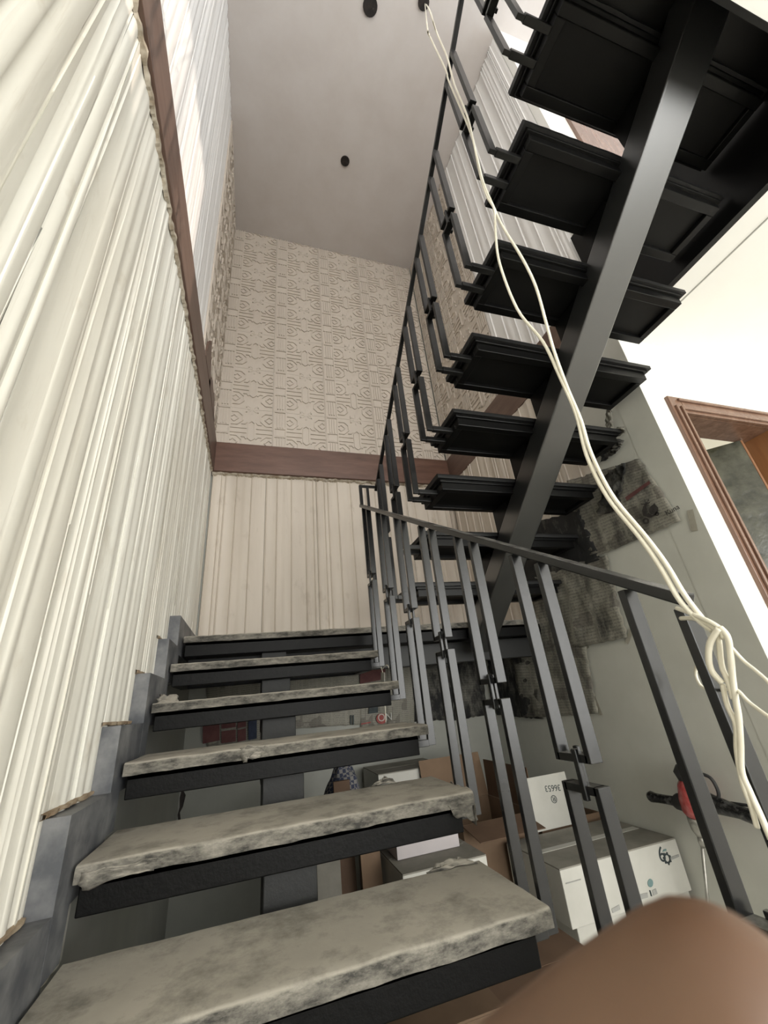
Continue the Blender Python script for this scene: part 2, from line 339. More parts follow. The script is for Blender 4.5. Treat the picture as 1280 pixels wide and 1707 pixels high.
# ---------------------------------------------------------------- fluted plaster panels
PW = 0.46
RIBS = [('f', .055), ('r', .013), ('c', .060), ('r', .013), ('f', .020), ('r', .012), ('v', .085), ('r', .014), ('f', .040), ('c', .075), ('r', .013), ('f', .060)]
WAVES = [('c', .085), ('g', .010), ('v', .060), ('c', .050), ('g', .008), ('c', .030), ('g', .008), ('v', .095), ('c', .070), ('v', .045), ('g', .010), ('c', .060)]
def profile(rnd, depth, kind='ribs'):
    ribs = (RIBS if kind == 'ribs' else WAVES)[:]; k = rnd.randrange(len(ribs)); ribs = ribs[k:] + ribs[:k]
    tot = sum(w for _, w in ribs); pts = [(0.0, 0.25)]; s = 0.0
    for t, w in ribs:
        w = w / tot
        if t == 'f': pts += [(s + w * .06, .30), (s + w * .94, .30)]
        elif t == 'r': pts += [(s + w * .05, .28), (s + w * .3, .85), (s + w * .5, 1.0), (s + w * .7, .85), (s + w * .95, .28)]
        elif t == 'g': pts += [(s + w * .04, .28), (s + w * .3, .02), (s + w * .6, .0), (s + w * .96, .34)]
        elif t == 'c': pts += [(s + w * q, .28 + .5 * math.sin(math.pi * q)) for q in (.05, .2, .35, .5, .65, .8, .95)]
        else: pts += [(s + w * q, .55 - .55 * math.sin(math.pi * q)) for q in (.03, .12, .25, .4, .5, .6, .75, .88, .97)]
        s += w
    pts.append((1.0, 0.25)); return [(p, d * depth) for p, d in pts]
def fluted(parent, mat, plane, base, dirn, s0, s1, z0, z1, seed, depth, wob=0.0, ragged=0.0, kind='ribs'):
    # one vertical fluted panel on plane 'x' or 'y' at coordinate base, relief towards dirn
    rnd = random.Random(seed); pr = profile(rnd, depth, kind); nz = max(2, int((z1 - z0) / 0.25)); m = MB(); n = len(pr)
    for j in range(nz + 1):
        for i, (p, d) in enumerate(pr):
            z = z0 + (z1 - z0) * j / nz
            if j == 0 and ragged: z += ragged * noise.noise(Vector((i * 0.9, seed, 0)))
            s = s0 + (s1 - s0) * p
            if 0 < i < n - 1: s += wob * noise.noise(Vector((i * 0.35, z * 1.1, seed * 3.1)))
            dd = base + dirn * (0.004 + d)
            m.v.append((dd, s, z) if plane == 'x' else (s, dd, z))
    for j in range(nz):
        for i in range(n - 1):
            a = j * n + i; m.f.append((a, a + 1, a + n + 1, a + n))
    o = m.build('fluted_panel', mat, parent, smooth=False)
    me = o.data; want = Vector((dirn, 0, 0)) if plane == 'x' else Vector((0, dirn, 0))
    if sum(p.normal.dot(want) for p in me.polygons) < 0: me.flip_normals()
    for p in me.polygons: p.use_smooth = True
    md = o.modifiers.new('edge', 'EDGE_SPLIT'); md.split_angle = math.radians(38)
    return o
# left wall: lower panels stop above the stepped skirting, upper ones reach the ceiling
y = YB - 0.005; i = 0
while y > -1.6:
    y0 = y - PW; ym = (y0 + y) / 2
    kk = max(-4, min(6, math.floor((y0 + 0.05 - 1.010) / 0.289) + 1)); zb = max(ZF, (LZ if y0 > LY - 0.1 else T_Z(kk)) - 0.06)
    fluted(wl, 'flute_left', 'x', XLB, 1, y0 + .001, y - .001, zb, ZB1 - 0.012, 10 + i, 0.0105, 0.016, 0.0, 'waves')
    y = y0; i += 1
y = 2.28
while y > -3.0:
    fluted(wl, 'flute_upper', 'x', XLB, 1, y - PW + .001, y - .001, ZB2 - 0.02, ZC - 0.004, 40 + i, 0.010, 0.008, 0.0, 'waves'); y -= PW; i += 1
x = XL + 0.004; k = 0
while x < XR - 0.02:
    x1 = min(x + PW, XR)
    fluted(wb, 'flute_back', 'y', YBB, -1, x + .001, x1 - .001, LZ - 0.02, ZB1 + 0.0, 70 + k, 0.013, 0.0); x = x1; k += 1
y = YB - 0.005; k = 0
while y > 1.70:
    y0 = max(y - PW, 1.62)
    zz = LZ + 0.0 if y0 > 2.15 else 0.62 + 0.77 * (2.12 - y0)
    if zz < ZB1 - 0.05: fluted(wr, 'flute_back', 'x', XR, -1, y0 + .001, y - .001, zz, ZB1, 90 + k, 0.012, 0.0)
    y = y0; k += 1
y = 2.19
while y > 1.1:
    y0 = max(y - PW, 1.06)
    fluted(wr, 'flute_upper', 'x', XRB, -1, y0 + .001, y - .001, ZB2, ZC - 0.004, 110 + k, 0.015, 0.0); y = y0; k += 1

# ---------------------------------------------------------------- geometric relief tiles above the timber band
TS = 0.53
def relief_tile():
    # local: u across, v up, w = relief out of the wall
    m = MB(); h = 0.014
    def bx(u0, u1, v0, v1, w=h): m.box(u0, u1, -w, 0.0, v0, v1)
    def seg(p, q, t=0.011, w=h):
        m.bar((p[0], -w / 2, p[1]), (q[0], -w / 2, q[1]), w, t, (0, 1, 0))
    bx(0.001, TS - .001, 0.001, TS - .001, 0.003)
    for u in (0.010, 0.125): bx(u, u + 0.012, 0.001, TS - .001)
    bx(0.032, 0.115, 0.225, 0.305, 0.009)                            # square boss
    for v0, v1 in ((0.325, 0.500), (0.030, 0.205)):
        for u in (0.044, 0.069, 0.094): bx(u, u + 0.012, v0, v1)
    bx(0.022, 0.125, 0.001, 0.012); bx(0.022, 0.125, TS - 0.012, TS - 0.001)
    bx(0.022, 0.125, 0.210, 0.219); bx(0.022, 0.125, 0.311, 0.320)
    f0, f1 = 0.137, TS; cx = (f0 + f1) / 2
    for v in (0.232, 0.286):                                         # paired horizontal bars
        bx(f0, cx - 0.045, v, v + 0.012); bx(cx + 0.045, f1, v, v + 0.012)
    for u in (cx - 0.036, cx + 0.025): bx(u, u + 0.011, 0.175, 0.355)   # link
    seg((cx - 0.03, 0.355), (cx, 0.38)); seg((cx, 0.38), (cx + 0.03, 0.355)); seg((cx - 0.03, 0.175), (cx, 0.15)); seg((cx, 0.15), (cx + 0.03, 0.175))
    for sv, cv in ((1, 0.265), (-1, 0.265)):
        for su in (-1, 1):
            P = lambda a, b: (cx + su * a, cv + sv * b)
            for a, b in (((0.19, 0.065), (0.135, 0.065)), ((0.135, 0.065), (0.085, 0.115)), ((0.085, 0.115), (0.085, 0.175)), ((0.085, 0.175), (0.125, 0.215)),
                         ((0.125, 0.215), (0.19, 0.215)), ((0.165, 0.10), (0.125, 0.14)), ((0.125, 0.14), (0.165, 0.18)), ((0.165, 0.18), (0.19, 0.155)), ((0.19, 0.125), (0.165, 0.10)),
                         ((0.06, 0.075), (0.095, 0.075)), ((0.055, 0.22), (0.055, 0.25)), ((0.06, 0.075), (0.045, 0.10))): seg(P(*a), P(*b), 0.010)
            for a, b in (((0.0, 0.262), (0.045, 0.225)), ((0.0, 0.262), (0.06, 0.262)), ((0.0, 0.262), (0.0, 0.20))): seg(P(*a), P(*b), 0.012, 0.006)
    return m.mesh('relief_tile')
tile_me = relief_tile(); tile_me.materials.append(M['tile'])
def clip_tile(u1, v0, v1):
    # a tile cut along its right edge / bottom / top so that it stops at a corner
    bm = bmesh.new(); bm.from_mesh(tile_me)
    for co, no in (((u1, 0, 0), (1, 0, 0)), ((0, 0, v1), (0, 0, 1)), ((0, 0, v0), (0, 0, -1))):
        bmesh.ops.bisect_plane(bm, geom=bm.verts[:] + bm.edges[:] + bm.faces[:], plane_co=co, plane_no=no, clear_outer=True)
    me = bpy.data.meshes.new('relief_tile'); bm.to_mesh(me); bm.free(); me.materials.append(M['tile']); return me
def tile_wall(parent, origin, du, rotz, width, ztop):
    cache = {}; nu = math.ceil(width / TS - 1e-6); z = ZB2 - 0.07
    row = 0
    while z < ztop - 0.01:
        for i in range(nu):
            uu = min(TS, width - i * TS); v0 = max(0.0, ZB2 - 0.005 - z); v1 = min(TS, ztop - z)
            if uu < 0.03 or v1 < 0.02: continue
            key = (round(uu, 3), round(v0, 3), round(v1, 3))
            if key not in cache: cache[key] = tile_me if (uu == TS and v0 == 0 and v1 == TS) else clip_tile(uu, v0, v1)
            o = bpy.data.objects.new('relief_tile', cache[key]); C.objects.link(o); o.parent = parent
            o.location = (origin[0] + du[0] * i * TS, origin[1] + du[1] * i * TS, z); o.rotation_euler = (0, 0, rotz)
        z += TS; row += 1
tile_wall(wb, (XL - 0.02, YBB - 0.006), (1, 0), 0.0, XR - XL + 0.02, ZC - 0.003)
tile_wall(wl, (XLB + 0.006, 2.285), (0, 1), R90, YB - 2.285, ZC - 0.003)
tile_wall(wr, (XRB - 0.006, YB - 0.006), (0, -1), -R90, YB - 2.195, ZC - 0.003)

# ---------------------------------------------------------------- timber band
def ragged_strip(plane, c, s0, s1, z, amp, mat, name, parent, th=0.016):
    m = MB(); n = int(abs(s1 - s0) / 0.012); rnd = random.Random(int(s0 * 100) + int(z * 50))
    rows = []
    for i in range(n + 1):
        s = s0 + (s1 - s0) * i / n; a = amp * (0.55 + 0.9 * noise.noise(Vector((s * 14, z, 1))) + 0.5 * rnd.random()); w = th * (0.7 + 0.5 * noise.noise(Vector((s * 25, 2, z))))
        rows.append((s, max(0.003, a), max(0.004, w)))
    for s, a, w in rows:
        for d, zz in ((0, z + 0.006), (w, z + 0.004), (w * 0.9, z - a * 0.6), (0, z - a)):
            m.v.append((c + d, s, zz) if plane == 'x' else (s, c - d, zz))
    for i in range(n):
        for k in range(4):
            m.f.append((i * 4 + k, i * 4 + (k + 1) % 4, (i + 1) * 4 + (k + 1) % 4, (i + 1) * 4 + k))
    return m.build(name, mat, parent, smooth=False)
t1 = struct(MB().box(XLB, -0.394, -3.0, YB - 0.045, ZB1, ZB2).build('trim_1', 'beam_y', bevel=0.003))
t2 = struct(MB().box(XLB, XRB, YB - 0.045, YBB, ZB1, ZB2).build('trim_2', 'beam_x', bevel=0.003))
t3 = struct(MB().box(1.938, XRB, 1.06, YB - 0.046, ZB1, ZB2).build('trim_3', 'beam_y', bevel=0.003))
ragged_strip('x', XLB + 0.008, -1.2, YB - 0.05, ZB1 - 0.004, 0.020, 'rag_edge', 'plaster_edge', t1, 0.022)
ragged_strip('y', YBB - 0.008, XL, XR, ZB1 - 0.002, 0.022, 'rag_edge', 'plaster_edge', t2, 0.040)
# broken plaster where the relief tiles meet the band on the left
m = MB()
for a, b, z0, z1 in ((2.30, 2.62, 2.29, 2.62), (2.55, 3.05, 2.29, 2.46)):
    n = 9; poly = [(a + (b - a) * i / n, z0) for i in range(n + 1)] + [(a + (b - a) * i / n, z0 + (z1 - z0) * max(0.15, (math.sin(math.pi * i / n)) * (0.7 + 0.6 * random.random()))) for i in reversed(range(n + 1))]
    m.prism(poly, 'x', XLB + 0.02, XLB + 0.036)
m.build('exposed_brick_patch', 'beam_y', wl)

# ---------------------------------------------------------------- stepped skirting along the lower flight
bs = struct(MB().box(XLB, TXL - 0.012, LY - 0.10, YB, LZ - 0.10, LZ + 0.09).build('baseboard_left', 'skirt'))
for k in range(-2, 6):
    yf, yn, z = T_Y(k) - 0.055, T_Y(k + 1) - 0.055, T_Z(k)
    m = MB().prism([(yf, z - 0.17), (yf + 0.095, z - 0.17), (yf + 0.095, z - 0.075), (yn + 0.01, z - 0.075), (yn + 0.01, z + 0.105), (yf, z + 0.105)], 'x', XLB, TXL - 0.010 - 0.0003 * (k % 2))
    m.build('skirting_plate', 'skirt', bs)
    ragged_strip('x', XLB + 0.008, yf - 0.03, yn - 0.01, z + 0.112, 0.008, 'raw_edge', 'plaster_edge', bs, 0.016)

# ================================================================ STAIRCASE
def wrapped_board(x0, x1, y0, y1, z0, z1, seed, amp=0.004, nx=40, ny=10):
    # a board in dusty protective wrapping: rounded, a little lumpy along the edges
    m = MB(); r = (z1 - z0) * 0.30
    ring = []
    cs = [(y0 + r * (1 - math.cos(a)), z1 - r * (1 - math.sin(a))) for a in [i * R90 / 3 for i in range(4)]]
    ys = [(y0, z0)] + cs + [(y0 + r + (y1 - y0 - 2 * r) * i / ny, z1) for i in range(1, ny)] + [(y1 - r * 0.3, z1), (y1, z1 - r * 0.4), (y1, z0)]
    n = len(ys)
    for i in range(nx + 1):
        x = x0 + (x1 - x0) * i / nx
        for (yy, zz) in ys:
            v = Vector((x * 17, yy * 15, zz * 15 + seed * 5.3)); e = amp * noise.noise(v) + 0.5 * amp * noise.noise(v * 3.1)
            f = 1.0 if zz > z0 + 1e-4 else 1.1
            m.v.append((x, yy + e * f * (1.5 if yy < y0 + r else 0.3), zz + e * f * (0.6 if yy > y0 + r else 1.2)))
    for i in range(nx):
        for k in range(n):
            m.f.append((i * n + k, i * n + (k + 1) % n, (i + 1) * n + (k + 1) % n, (i + 1) * n + k))
    m.f.append(tuple(range(n))[::-1]); m.f.append(tuple(nx * n + k for k in range(n)))
    return m
def tray(x0, x1, y0, y1, z0, z1, w=0.042, lip=0.014):
    # black steel tray under a tread: a stepped rim all round
    m = MB()
    for a in ((x0, x1, y0, y0 + w), (x0, x1, y1 - w, y1), (x0, x0 + w, y0 + w, y1 - w), (x1 - w, x1, y0 + w, y1 - w)):
        m.box(*a, z0, z1)
    m.box(x0 - lip, x1 + lip, y0 - lip, y1 + lip, z1 - 0.016, z1)
    return m
# ---- lower flight
lf = thing('staircase_flight', (0.11, T_Y(1), ZF), 'lower stair flight with dusty wrapped treads rising along the cream fluted wall', 'staircase')
for k in range(-3, 6):
    z = T_Z(k); yf = T_Y(k)
    b = wrapped_board(TXL, TXR, yf, yf + TD, z - 0.034, z, k, 0.0014).build('tread', 'board', lf, smooth=True, split=35)
    if k in (1, 2, 3): b['label'] = 'tread board under pale construction dust'
    fr = tray(TXL + 0.008, TXR - 0.035, yf + 0.022, yf + TD - 0.02, z - 0.098, z - 0.034, 0.04, 0.0).build('tread_frame', 'frame_low', b, bevel=0.003)
    MB().box(TXL + 0.04, TXR - 0.07, yf + 0.05, yf + TD - 0.05, z - 0.075, z - 0.068).build('tread_underside', 'black_panel', b)
    MB().box(0.045, 0.182, yf + 0.075, yf + TD - 0.03, max(ZF, z - 0.33), z - 0.098).build('pedestal', 'pedestal', lf, bevel=0.003)
def torn(parent, pts, seed, amp=0.010):
    A, B, Cc, D = [Vector(p) for p in pts]
    def fn(u, v):
        q = Vector((u * 4, v * 4, seed * 3.3)); p = A.lerp(B, u).lerp(D.lerp(Cc, u), v)
        return p + Vector((noise.noise(q), noise.noise(q + Vector((9, 0, 0))), noise.noise(q + Vector((0, 9, 0))))) * amp
    MB().grid(fn, 9, 7).build('torn_wrapping', 'board', parent, smooth=True, solid=0.001)
torn(lf, [(0.56, T_Y(2) + 0.004, T_Z(2) - 0.050), (0.640, T_Y(2) + 0.01, T_Z(2) - 0.075), (0.636, T_Y(2) + 0.03, T_Z(2) - 0.004), (0.55, T_Y(2) - 0.001, T_Z(2) - 0.02)], 1)
torn(lf, [(0.636, T_Y(2) + 0.01, T_Z(2) - 0.085), (0.636, T_Y(2) + 0.16, T_Z(2) - 0.05), (0.634, T_Y(2) + 0.16, T_Z(2)), (0.634, T_Y(2) + 0.01, T_Z(2))], 2)
torn(lf, [(0.47, T_Y(1) + 0.315, T_Z(1) + 0.002), (0.62, T_Y(1) + 0.30, T_Z(1) + 0.002), (0.57, T_Y(1) + 0.325, T_Z(1) + 0.018), (0.50, T_Y(1) + 0.325, T_Z(1) + 0.012)], 3, 0.009)
torn(lf, [(0.40, T_Y(2) + 0.31, T_Z(2) + 0.002), (0.50, T_Y(2) + 0.30, T_Z(2) + 0.002), (0.455, T_Y(2) + 0.318, T_Z(2) + 0.026), (0.44, T_Y(2) + 0.318, T_Z(2) + 0.014)], 4, 0.008)
torn(lf, [(-0.34, T_Y(2) - 0.003, T_Z(2) - 0.040), (-0.20, T_Y(2) - 0.004, T_Z(2) - 0.035), (-0.19, T_Y(2) - 0.001, T_Z(2) - 0.012), (-0.35, T_Y(2) - 0.001, T_Z(2) - 0.01)], 5, 0.008)
torn(lf, [(-0.02, T_Y(3) - 0.006, T_Z(3) - 0.040), (0.03, T_Y(3) - 0.008, T_Z(3) - 0.035), (0.05, T_Y(3) + 0.005, T_Z(3) + 0.004), (-0.03, T_Y(3) + 0.004, T_Z(3) + 0.002)], 6, 0.010)
torn(lf, [(-0.35, T_Y(4) + 0.0, T_Z(4) - 0.012), (-0.27, T_Y(4) - 0.004, T_Z(4) - 0.010), (-0.28, T_Y(4) + 0.05, T_Z(4) + 0.022), (-0.35, T_Y(4) + 0.06, T_Z(4) + 0.03)], 7, 0.012)
yA, yB_ = T_Y(-3) + 0.25, LY + 0.08
st = MB().bar((0.1135, yA, T_Z(-3) - 0.10), (0.1135, yB_, T_Z(-3) - 0.10 + 0.588 * (yB_ - yA) - 0.22), 0.13, 0.12)
st.build('stringer', 'stringer', lf, bevel=0.004)
# ---- landing
ld = thing('stair_landing', (0.8, 2.9, ZF), 'black steel stair landing across the back wall with dusty board top', 'landing')
wrapped_board(TXL, XR - 0.004, LY, YB - 0.022, LZ - 0.034, LZ, 77, 0.002, 60, 10).build('landing_board', 'board', ld, smooth=True, split=35)
m = tray(TXL + 0.006, XR - 0.02, LY + 0.02, YB - 0.03, LZ - 0.105, LZ - 0.034, 0.05, 0.0); m.build('landing_frame', 'frame_low', ld, bevel=0.003)
MB().box(TXL + 0.06, XR - 0.08, LY + 0.07, YB - 0.08, LZ - 0.08, LZ - 0.07).build('landing_underside', 'black_panel', ld)
MB().box(TXL + 0.01, XR - 0.03, LY + 0.15, LY + 0.22, LZ - 0.235, LZ - 0.105).build('cross_beam', 'pedestal', ld, bevel=0.004)
MB().box(0.045, 0.182, LY + 0.06, LY + 0.15, LZ - 0.34, LZ - 0.105).build('pedestal', 'pedestal', ld, bevel=0.003)
MB().box(1.335, 1.485, LY + 0.22, YB - 0.04, LZ - 0.22, LZ - 0.105).build('joist', 'stringer', ld)
MB().box(0.045, 0.182, LY + 0.22, YB - 0.04, LZ - 0.22, LZ - 0.105).build('joist', 'stringer', ld)
# ---- upper flight
uf = thing('staircase_flight', (1.4, 2.3, LZ), 'upper black stair flight overhead with open treads on one central stringer', 'staircase')
for k in range(8):
    z, y0 = U_Z[k], U_Y[k]; y1 = y0 + UD
    b = wrapped_board(UXL, UXR, y0, y1, z - 0.026, z, 20 + k, 0.0016, 30, 6).build('tread', 'board_up', uf, smooth=True, split=35)
    tray(UXL + 0.026, UXR - 0.03, y0 + 0.022, y1 - 0.02, z - 0.082, z - 0.026, 0.036, 0.012).build('tread_frame', 'black', b, bevel=0.003)
    MB().box(UXL + 0.058, UXR - 0.062, y0 + 0.054, y1 - 0.052, z - 0.062, z - 0.055).build('tread_underside', 'black_panel', b)
    zs = 1.70 - 0.78 * (y0 + 0.15 - 0.72)
    ztop = lambda yy: 1.70 - 0.78 * (yy - 0.72) - 0.02
    if ztop(y0 + 0.12) < z - 0.085:
        MB().prism([(y0 + 0.12, ztop(y0 + 0.12)), (y1 - 0.03, ztop(y1 - 0.03)), (y1 - 0.03, z - 0.082), (y0 + 0.12, z - 0.082)], 'x', 1.340, 1.480).build('pedestal', 'black', uf)
    else: MB().prism([(y0 + 0.20, ztop(y0 + 0.20)), (y1 - 0.03, ztop(y1 - 0.03)), (y1 - 0.03, z - 0.082), (y0 + 0.20, z - 0.082)], 'x', 1.340, 1.480).build('pedestal', 'black', uf)
ys0, ys1 = YH + 0.006, 2.44; zt = lambda y: 1.70 - 0.78 * (y - 0.72)
m = MB(); m.prism([(ys0, zt(ys0)), (ys1, zt(ys1)), (ys1, zt(ys1) - 0.15), (ys0, zt(ys0) - 0.15)], 'x', 1.332, 1.488)
m.build('stringer', 'stringer', uf, bevel=0.006)
# black steel lining of the stair opening
hd = thing('stair_opening_lining', (1.5, 0.5, ZS0), 'black steel plates lining the stair opening in the white ceiling', 'steel plate')
MB().box(0.70, XRB + 0.010, YH - 0.011, YH + 0.004, ZS0 - 0.004, ZS1 + 0.02).build('header_plate', 'black', hd)
MB().box(XR - 0.002, XRB + 0.010, YH + 0.005, YC - 0.002, ZS0 - 0.004, ZS1 + 0.45).build('side_plate', 'black', hd)
MB().box(0.84, XR - 0.003, YH + 0.005, 0.262, U_Z[7] + 0.004, ZS1 + 0.01).build('top_nosing', 'black', hd)

# ================================================================ RAILINGS
BA, BB = 0.030, 0.016
def pair(root, mat, x, yc, zr, zbot, hs=0.046, up=0.435, gap=0.056, side=1, tread_x=None):
    # two hangers joined below, two uprights joined above, the two hoops chained together
    za = min(zr(yc - hs), zr(yc + hs)) - up; zb = za - gap
    for s in (-1, 1):
        y = yc + s * hs
        MB().bar((x, y, zr(y) - 0.008), (x, y, za - BB / 2), BA, BB).build('baluster', mat, root, bevel=0.0015)
        if zbot is not None:
            MB().bar((x, y, zb + BB / 2), (x, y, zbot - 0.012), BA, BB).build('baluster', mat, root, bevel=0.0015)
            if tread_x is not None: MB().box(min(x - side * 0.014, tread_x), max(x - side * 0.014, tread_x), y - 0.012, y + 0.012, zbot - 0.014, zbot + 0.010).build('bracket', mat, root, bevel=0.002)
    MB().box(x - BA / 2, x + BA / 2, yc - hs, yc + hs, za - BB / 2, za + BB / 2).build('hoop_bar', mat, root, bevel=0.0015)
    MB().box(x - BA / 2, x + BA / 2, yc - hs, yc + hs, zb - BB / 2, zb + BB / 2).build('hoop_bar', mat, root, bevel=0.0015)
    for s, dx in ((-1, -1), (1, 1)):
        MB().box(x + dx * (BA / 2 + 0.001) - 0.005, x + dx * (BA / 2 + 0.001) + 0.005, yc + s * 0.016 - 0.007, yc + s * 0.016 + 0.007, zb - 0.018, za + 0.018).build('chain_link', mat, root, bevel=0.002)
rl = thing('stair_railing', (RLX, 1.4, ZF), 'gunmetal railing of the lower flight with paired chained balusters', 'railing')
yr0, yr1 = 0.490, 2.392
MB().bar((RLX, yr0 - 0.008, railL(yr0) + 0.006), (RLX, yr1, railL(yr1) + 0.004), 0.032, 0.020).build('handrail', 'rail', rl, bevel=0.003)
for k in range(-1, 6):
    yc = T_Y(k) + 0.126 if k > -1 else 0.541
    pair(rl, 'rail', RLX, yc, railL, T_Z(k) - 0.066, 0.047, 0.425, 0.056, 1, TXR - 0.036)
MB().bar((RLX, yr1 - 0.008, railL(yr1)), (RLX, yr1 - 0.008, 1.362), 0.020, 0.016).build('end_post', 'rail_up', rl)
MB().box(RLX - 0.01, RUX + 0.01, yr1 - 0.016, yr1, 1.350, 1.366).build('connecting_bar', 'rail_up', rl, bevel=0.0015)
MB().bar((RLX + 0.05, yr1 - 0.008, 1.355), (RLX + 0.05, yr1 - 0.008, LZ - 0.004), 0.016, 0.016).build('end_post', 'rail_up', rl)
ru = thing('stair_railing', (RUX, 1.2, LZ), 'black railing of the upper flight climbing in front of the relief tiles', 'railing')
MB().bar((RUX, 0.02, railU(0.02)), (RUX, 2.395, railU(2.395)), 0.022, 0.018).build('handrail', 'rail_up', ru, bevel=0.002)
for k in range(8):
    pair(ru, 'rail_up', RUX, U_Y[k] + 0.138, railU, U_Z[k] - 0.064, 0.043, 0.43, 0.056, -1, UXL + 0.03)

# ================================================================ DOOR
d1 = bpy.data.objects.new('door_1', None); C.objects.link(d1); d1.location = (2.6, YC, ZF); ORG['door_1'] = (2.6, YC, ZF); struct(d1)
fw_, fy = 0.092, YC - 0.020
def arch(x0, x1, z0, z1, name): 
    MB().box(x0, x1, fy, YC + 0.002, z0, z1).build(name, 'door_wood', d1, bevel=0.004)
arch(DX0 - fw_, DX0 - 0.004, ZF, DZ + fw_ + 0.015, 'architrave'); arch(DX1 + 0.004, DX1 + fw_, ZF, DZ + fw_ + 0.015, 'architrave')
arch(DX0 - 0.003, DX1 + 0.003, DZ + 0.002, DZ + fw_ + 0.015, 'architrave')
for a in ((DX0 - fw_ + 0.018, DX0 - fw_ + 0.034), (DX0 - 0.036, DX0 - 0.020)): MB().box(*a, fy - 0.012, fy + 0.002, ZF, DZ + 0.04).build('moulding', 'door_wood', d1, bevel=0.004)
for z0 in (DZ + 0.018, DZ + 0.075): MB().box(DX0 - 0.03, DX1 + 0.06, fy - 0.012, fy + 0.002, z0, z0 + 0.016).build('moulding', 'door_wood', d1, bevel=0.004)
MB().box(DX0 - 0.018, DX0, YC + 0.003, YC + 0.158, ZF, DZ).build('jamb', 'door_wood', d1); MB().box(DX1, DX1 + 0.018, YC + 0.003, YC + 0.158, ZF, DZ).build('jamb', 'door_wood2', d1)
MB().box(DX0 - 0.018, DX1 + 0.018, YC + 0.003, YC + 0.158, DZ, DZ + 0.018).build('lintel', 'door_wood', d1)
# leaf hinged on the right jamb, swung inwards
a = math.radians(136); hx, hy = DX1 - 0.06, YC + 0.135
def leafpt(s, t, z): return (hx + math.cos(a) * s - math.sin(a) * t, hy + math.sin(a) * s + math.cos(a) * t, z)
def leafbox(s0, s1, t0, t1, z0, z1): return MB().quadbox([leafpt(s0, t0, z0), leafpt(s1, t0, z0), leafpt(s1, t1, z0), leafpt(s0, t1, z0), leafpt(s0, t0, z1), leafpt(s1, t0, z1), leafpt(s1, t1, z1), leafpt(s0, t1, z1)])
lfz = DZ + 0.0 - 0.004
leafbox(0, 0.012, -0.016, 0.016, ZF + 0.01, lfz).build('door_stile', 'door_wood2', d1, bevel=0.003)
leafbox(0.012, 0.80, -0.014, 0.014, ZF + 0.01, lfz).build('door_panel', 'olive', d1)
# upstairs door frame glimpsed between the treads
d2 = bpy.data.objects.new('door_2', None); C.objects.link(d2); d2.location = (2.75, 1.0, ZS1); ORG['door_2'] = (2.75, 1.0, ZS1); struct(d2)
MB().box(2.22, 2.30, 0.975, 1.05, ZS1, 4.66).build('architrave', 'door_wood', d2); MB().box(3.20, 3.28, 0.975, 1.05, ZS1, 4.66).build('architrave', 'door_wood', d2)
MB().box(2.30, 3.20, 0.975, 1.05, 4.58, 4.66).build('architrave', 'door_wood', d2); MB().box(2.30, 3.20, 1.01, 1.045, ZS1 + 0.005, 4.58).build('door_panel', 'door_wood', d2)

# ================================================================ CEILING BOXES AND CABLES
def ceiling_box(x, y, label, r=0.055):
    t = thing('ceiling_light_box', (x, y, ZC), label, 'ceiling box', 'empty light points in the upper ceiling')
    m = MB(); n = 18
    m.tube([(x, y, ZC - 0.001), (x, y, ZC - 0.012)], r, n).build('rim', 'hole', t)
    MB().tube([(x + 0.01, y, ZC - 0.012), (x + 0.012, y + 0.004, ZC - 0.03), (x + 0.022, y, ZC - 0.045), (x + 0.03, y, ZC - 0.03)], 0.006, 6).build('hook', 'hole', t)
ceiling_box(0.784, 1.179, 'dark round light box in the ceiling at the top edge of the photo', 0.065)
ceiling_box(0.794, 2.348, 'small dark round light box in the ceiling nearest the relief tiles', 0.05)
ceiling_box(1.241, 1.033, 'dark ceiling hook box from which the white cables hang', 0.05)
def smooth_path(pts, n=6):
    P = [Vector(p) for p in pts]; out = []
    for i in range(len(P) - 1):
        p0, p1, p2, p3 = P[max(i - 1, 0)], P[i], P[i + 1], P[min(i + 2, len(P) - 1)]
        for k in range(n):
            t = k / n; out.append(0.5 * ((2 * p1) + (p2 - p0) * t + (2 * p0 - 5 * p1 + 4 * p2 - p3) * t * t + (3 * p1 - p0 - 3 * p2 + p3) * t ** 3))
    out.append(P[-1]); return out
def cable(name, pts, r, label, group=None):
    o = MB().tube(smooth_path(pts), r, 8).build(name, 'cable', smooth=True)
    return tag(o, label, 'cable', group)
hook = Vector((1.25, 1.033, ZC - 0.03))
def px_path(l): return [at_x(a, b, x) for a, b, x in l]
pa = [(712, 45, .735), (717, 62, .735), (743, 117, .73), (748, 135, .73), (782, 215, .725), (795, 262, .72), (806, 305, .72), (824, 348, .715), (838, 378, .71), (870, 430, .70), (893, 478, .695), (912, 545, .69), (925, 590, .685), (945, 645, .68), (968, 700, .672), (985, 755, .665), (1020, 825, .655), (1075, 893, .645), (1110, 940, .640), (1140, 990, .638), (1170, 1030, .635), (1190, 1050, .632)]
pb = [(716, 18, .745), (728, 55, .74), (745, 95, .735), (757, 140, .73), (778, 192, .725), (790, 240, .72), (800, 290, .72), (812, 328, .715), (824, 350, .71), (826, 390, .705), (833, 440, .70), (862, 515, .69), (905, 570, .685), (933, 628, .68), (960, 690, .672), (978, 760, .662), (1012, 828, .652), (1066, 896, .642), (1100, 945, .637), (1132, 1000, .634), (1165, 1035, .632), (1188, 1052, .630)]
cable('hanging_cable', [hook] + px_path(pa), 0.0040, 'white twin cable strand from the ceiling hook, the right-hand one below the crossing')
cable('hanging_cable', [hook + Vector((0.01, 0, 0))] + px_path(pb), 0.0040, 'white twin cable strand from the ceiling hook, the left-hand one below the crossing')
kx = .625
def knot(l): return px_path([(a, b, kx + d) for a, b, d in l])
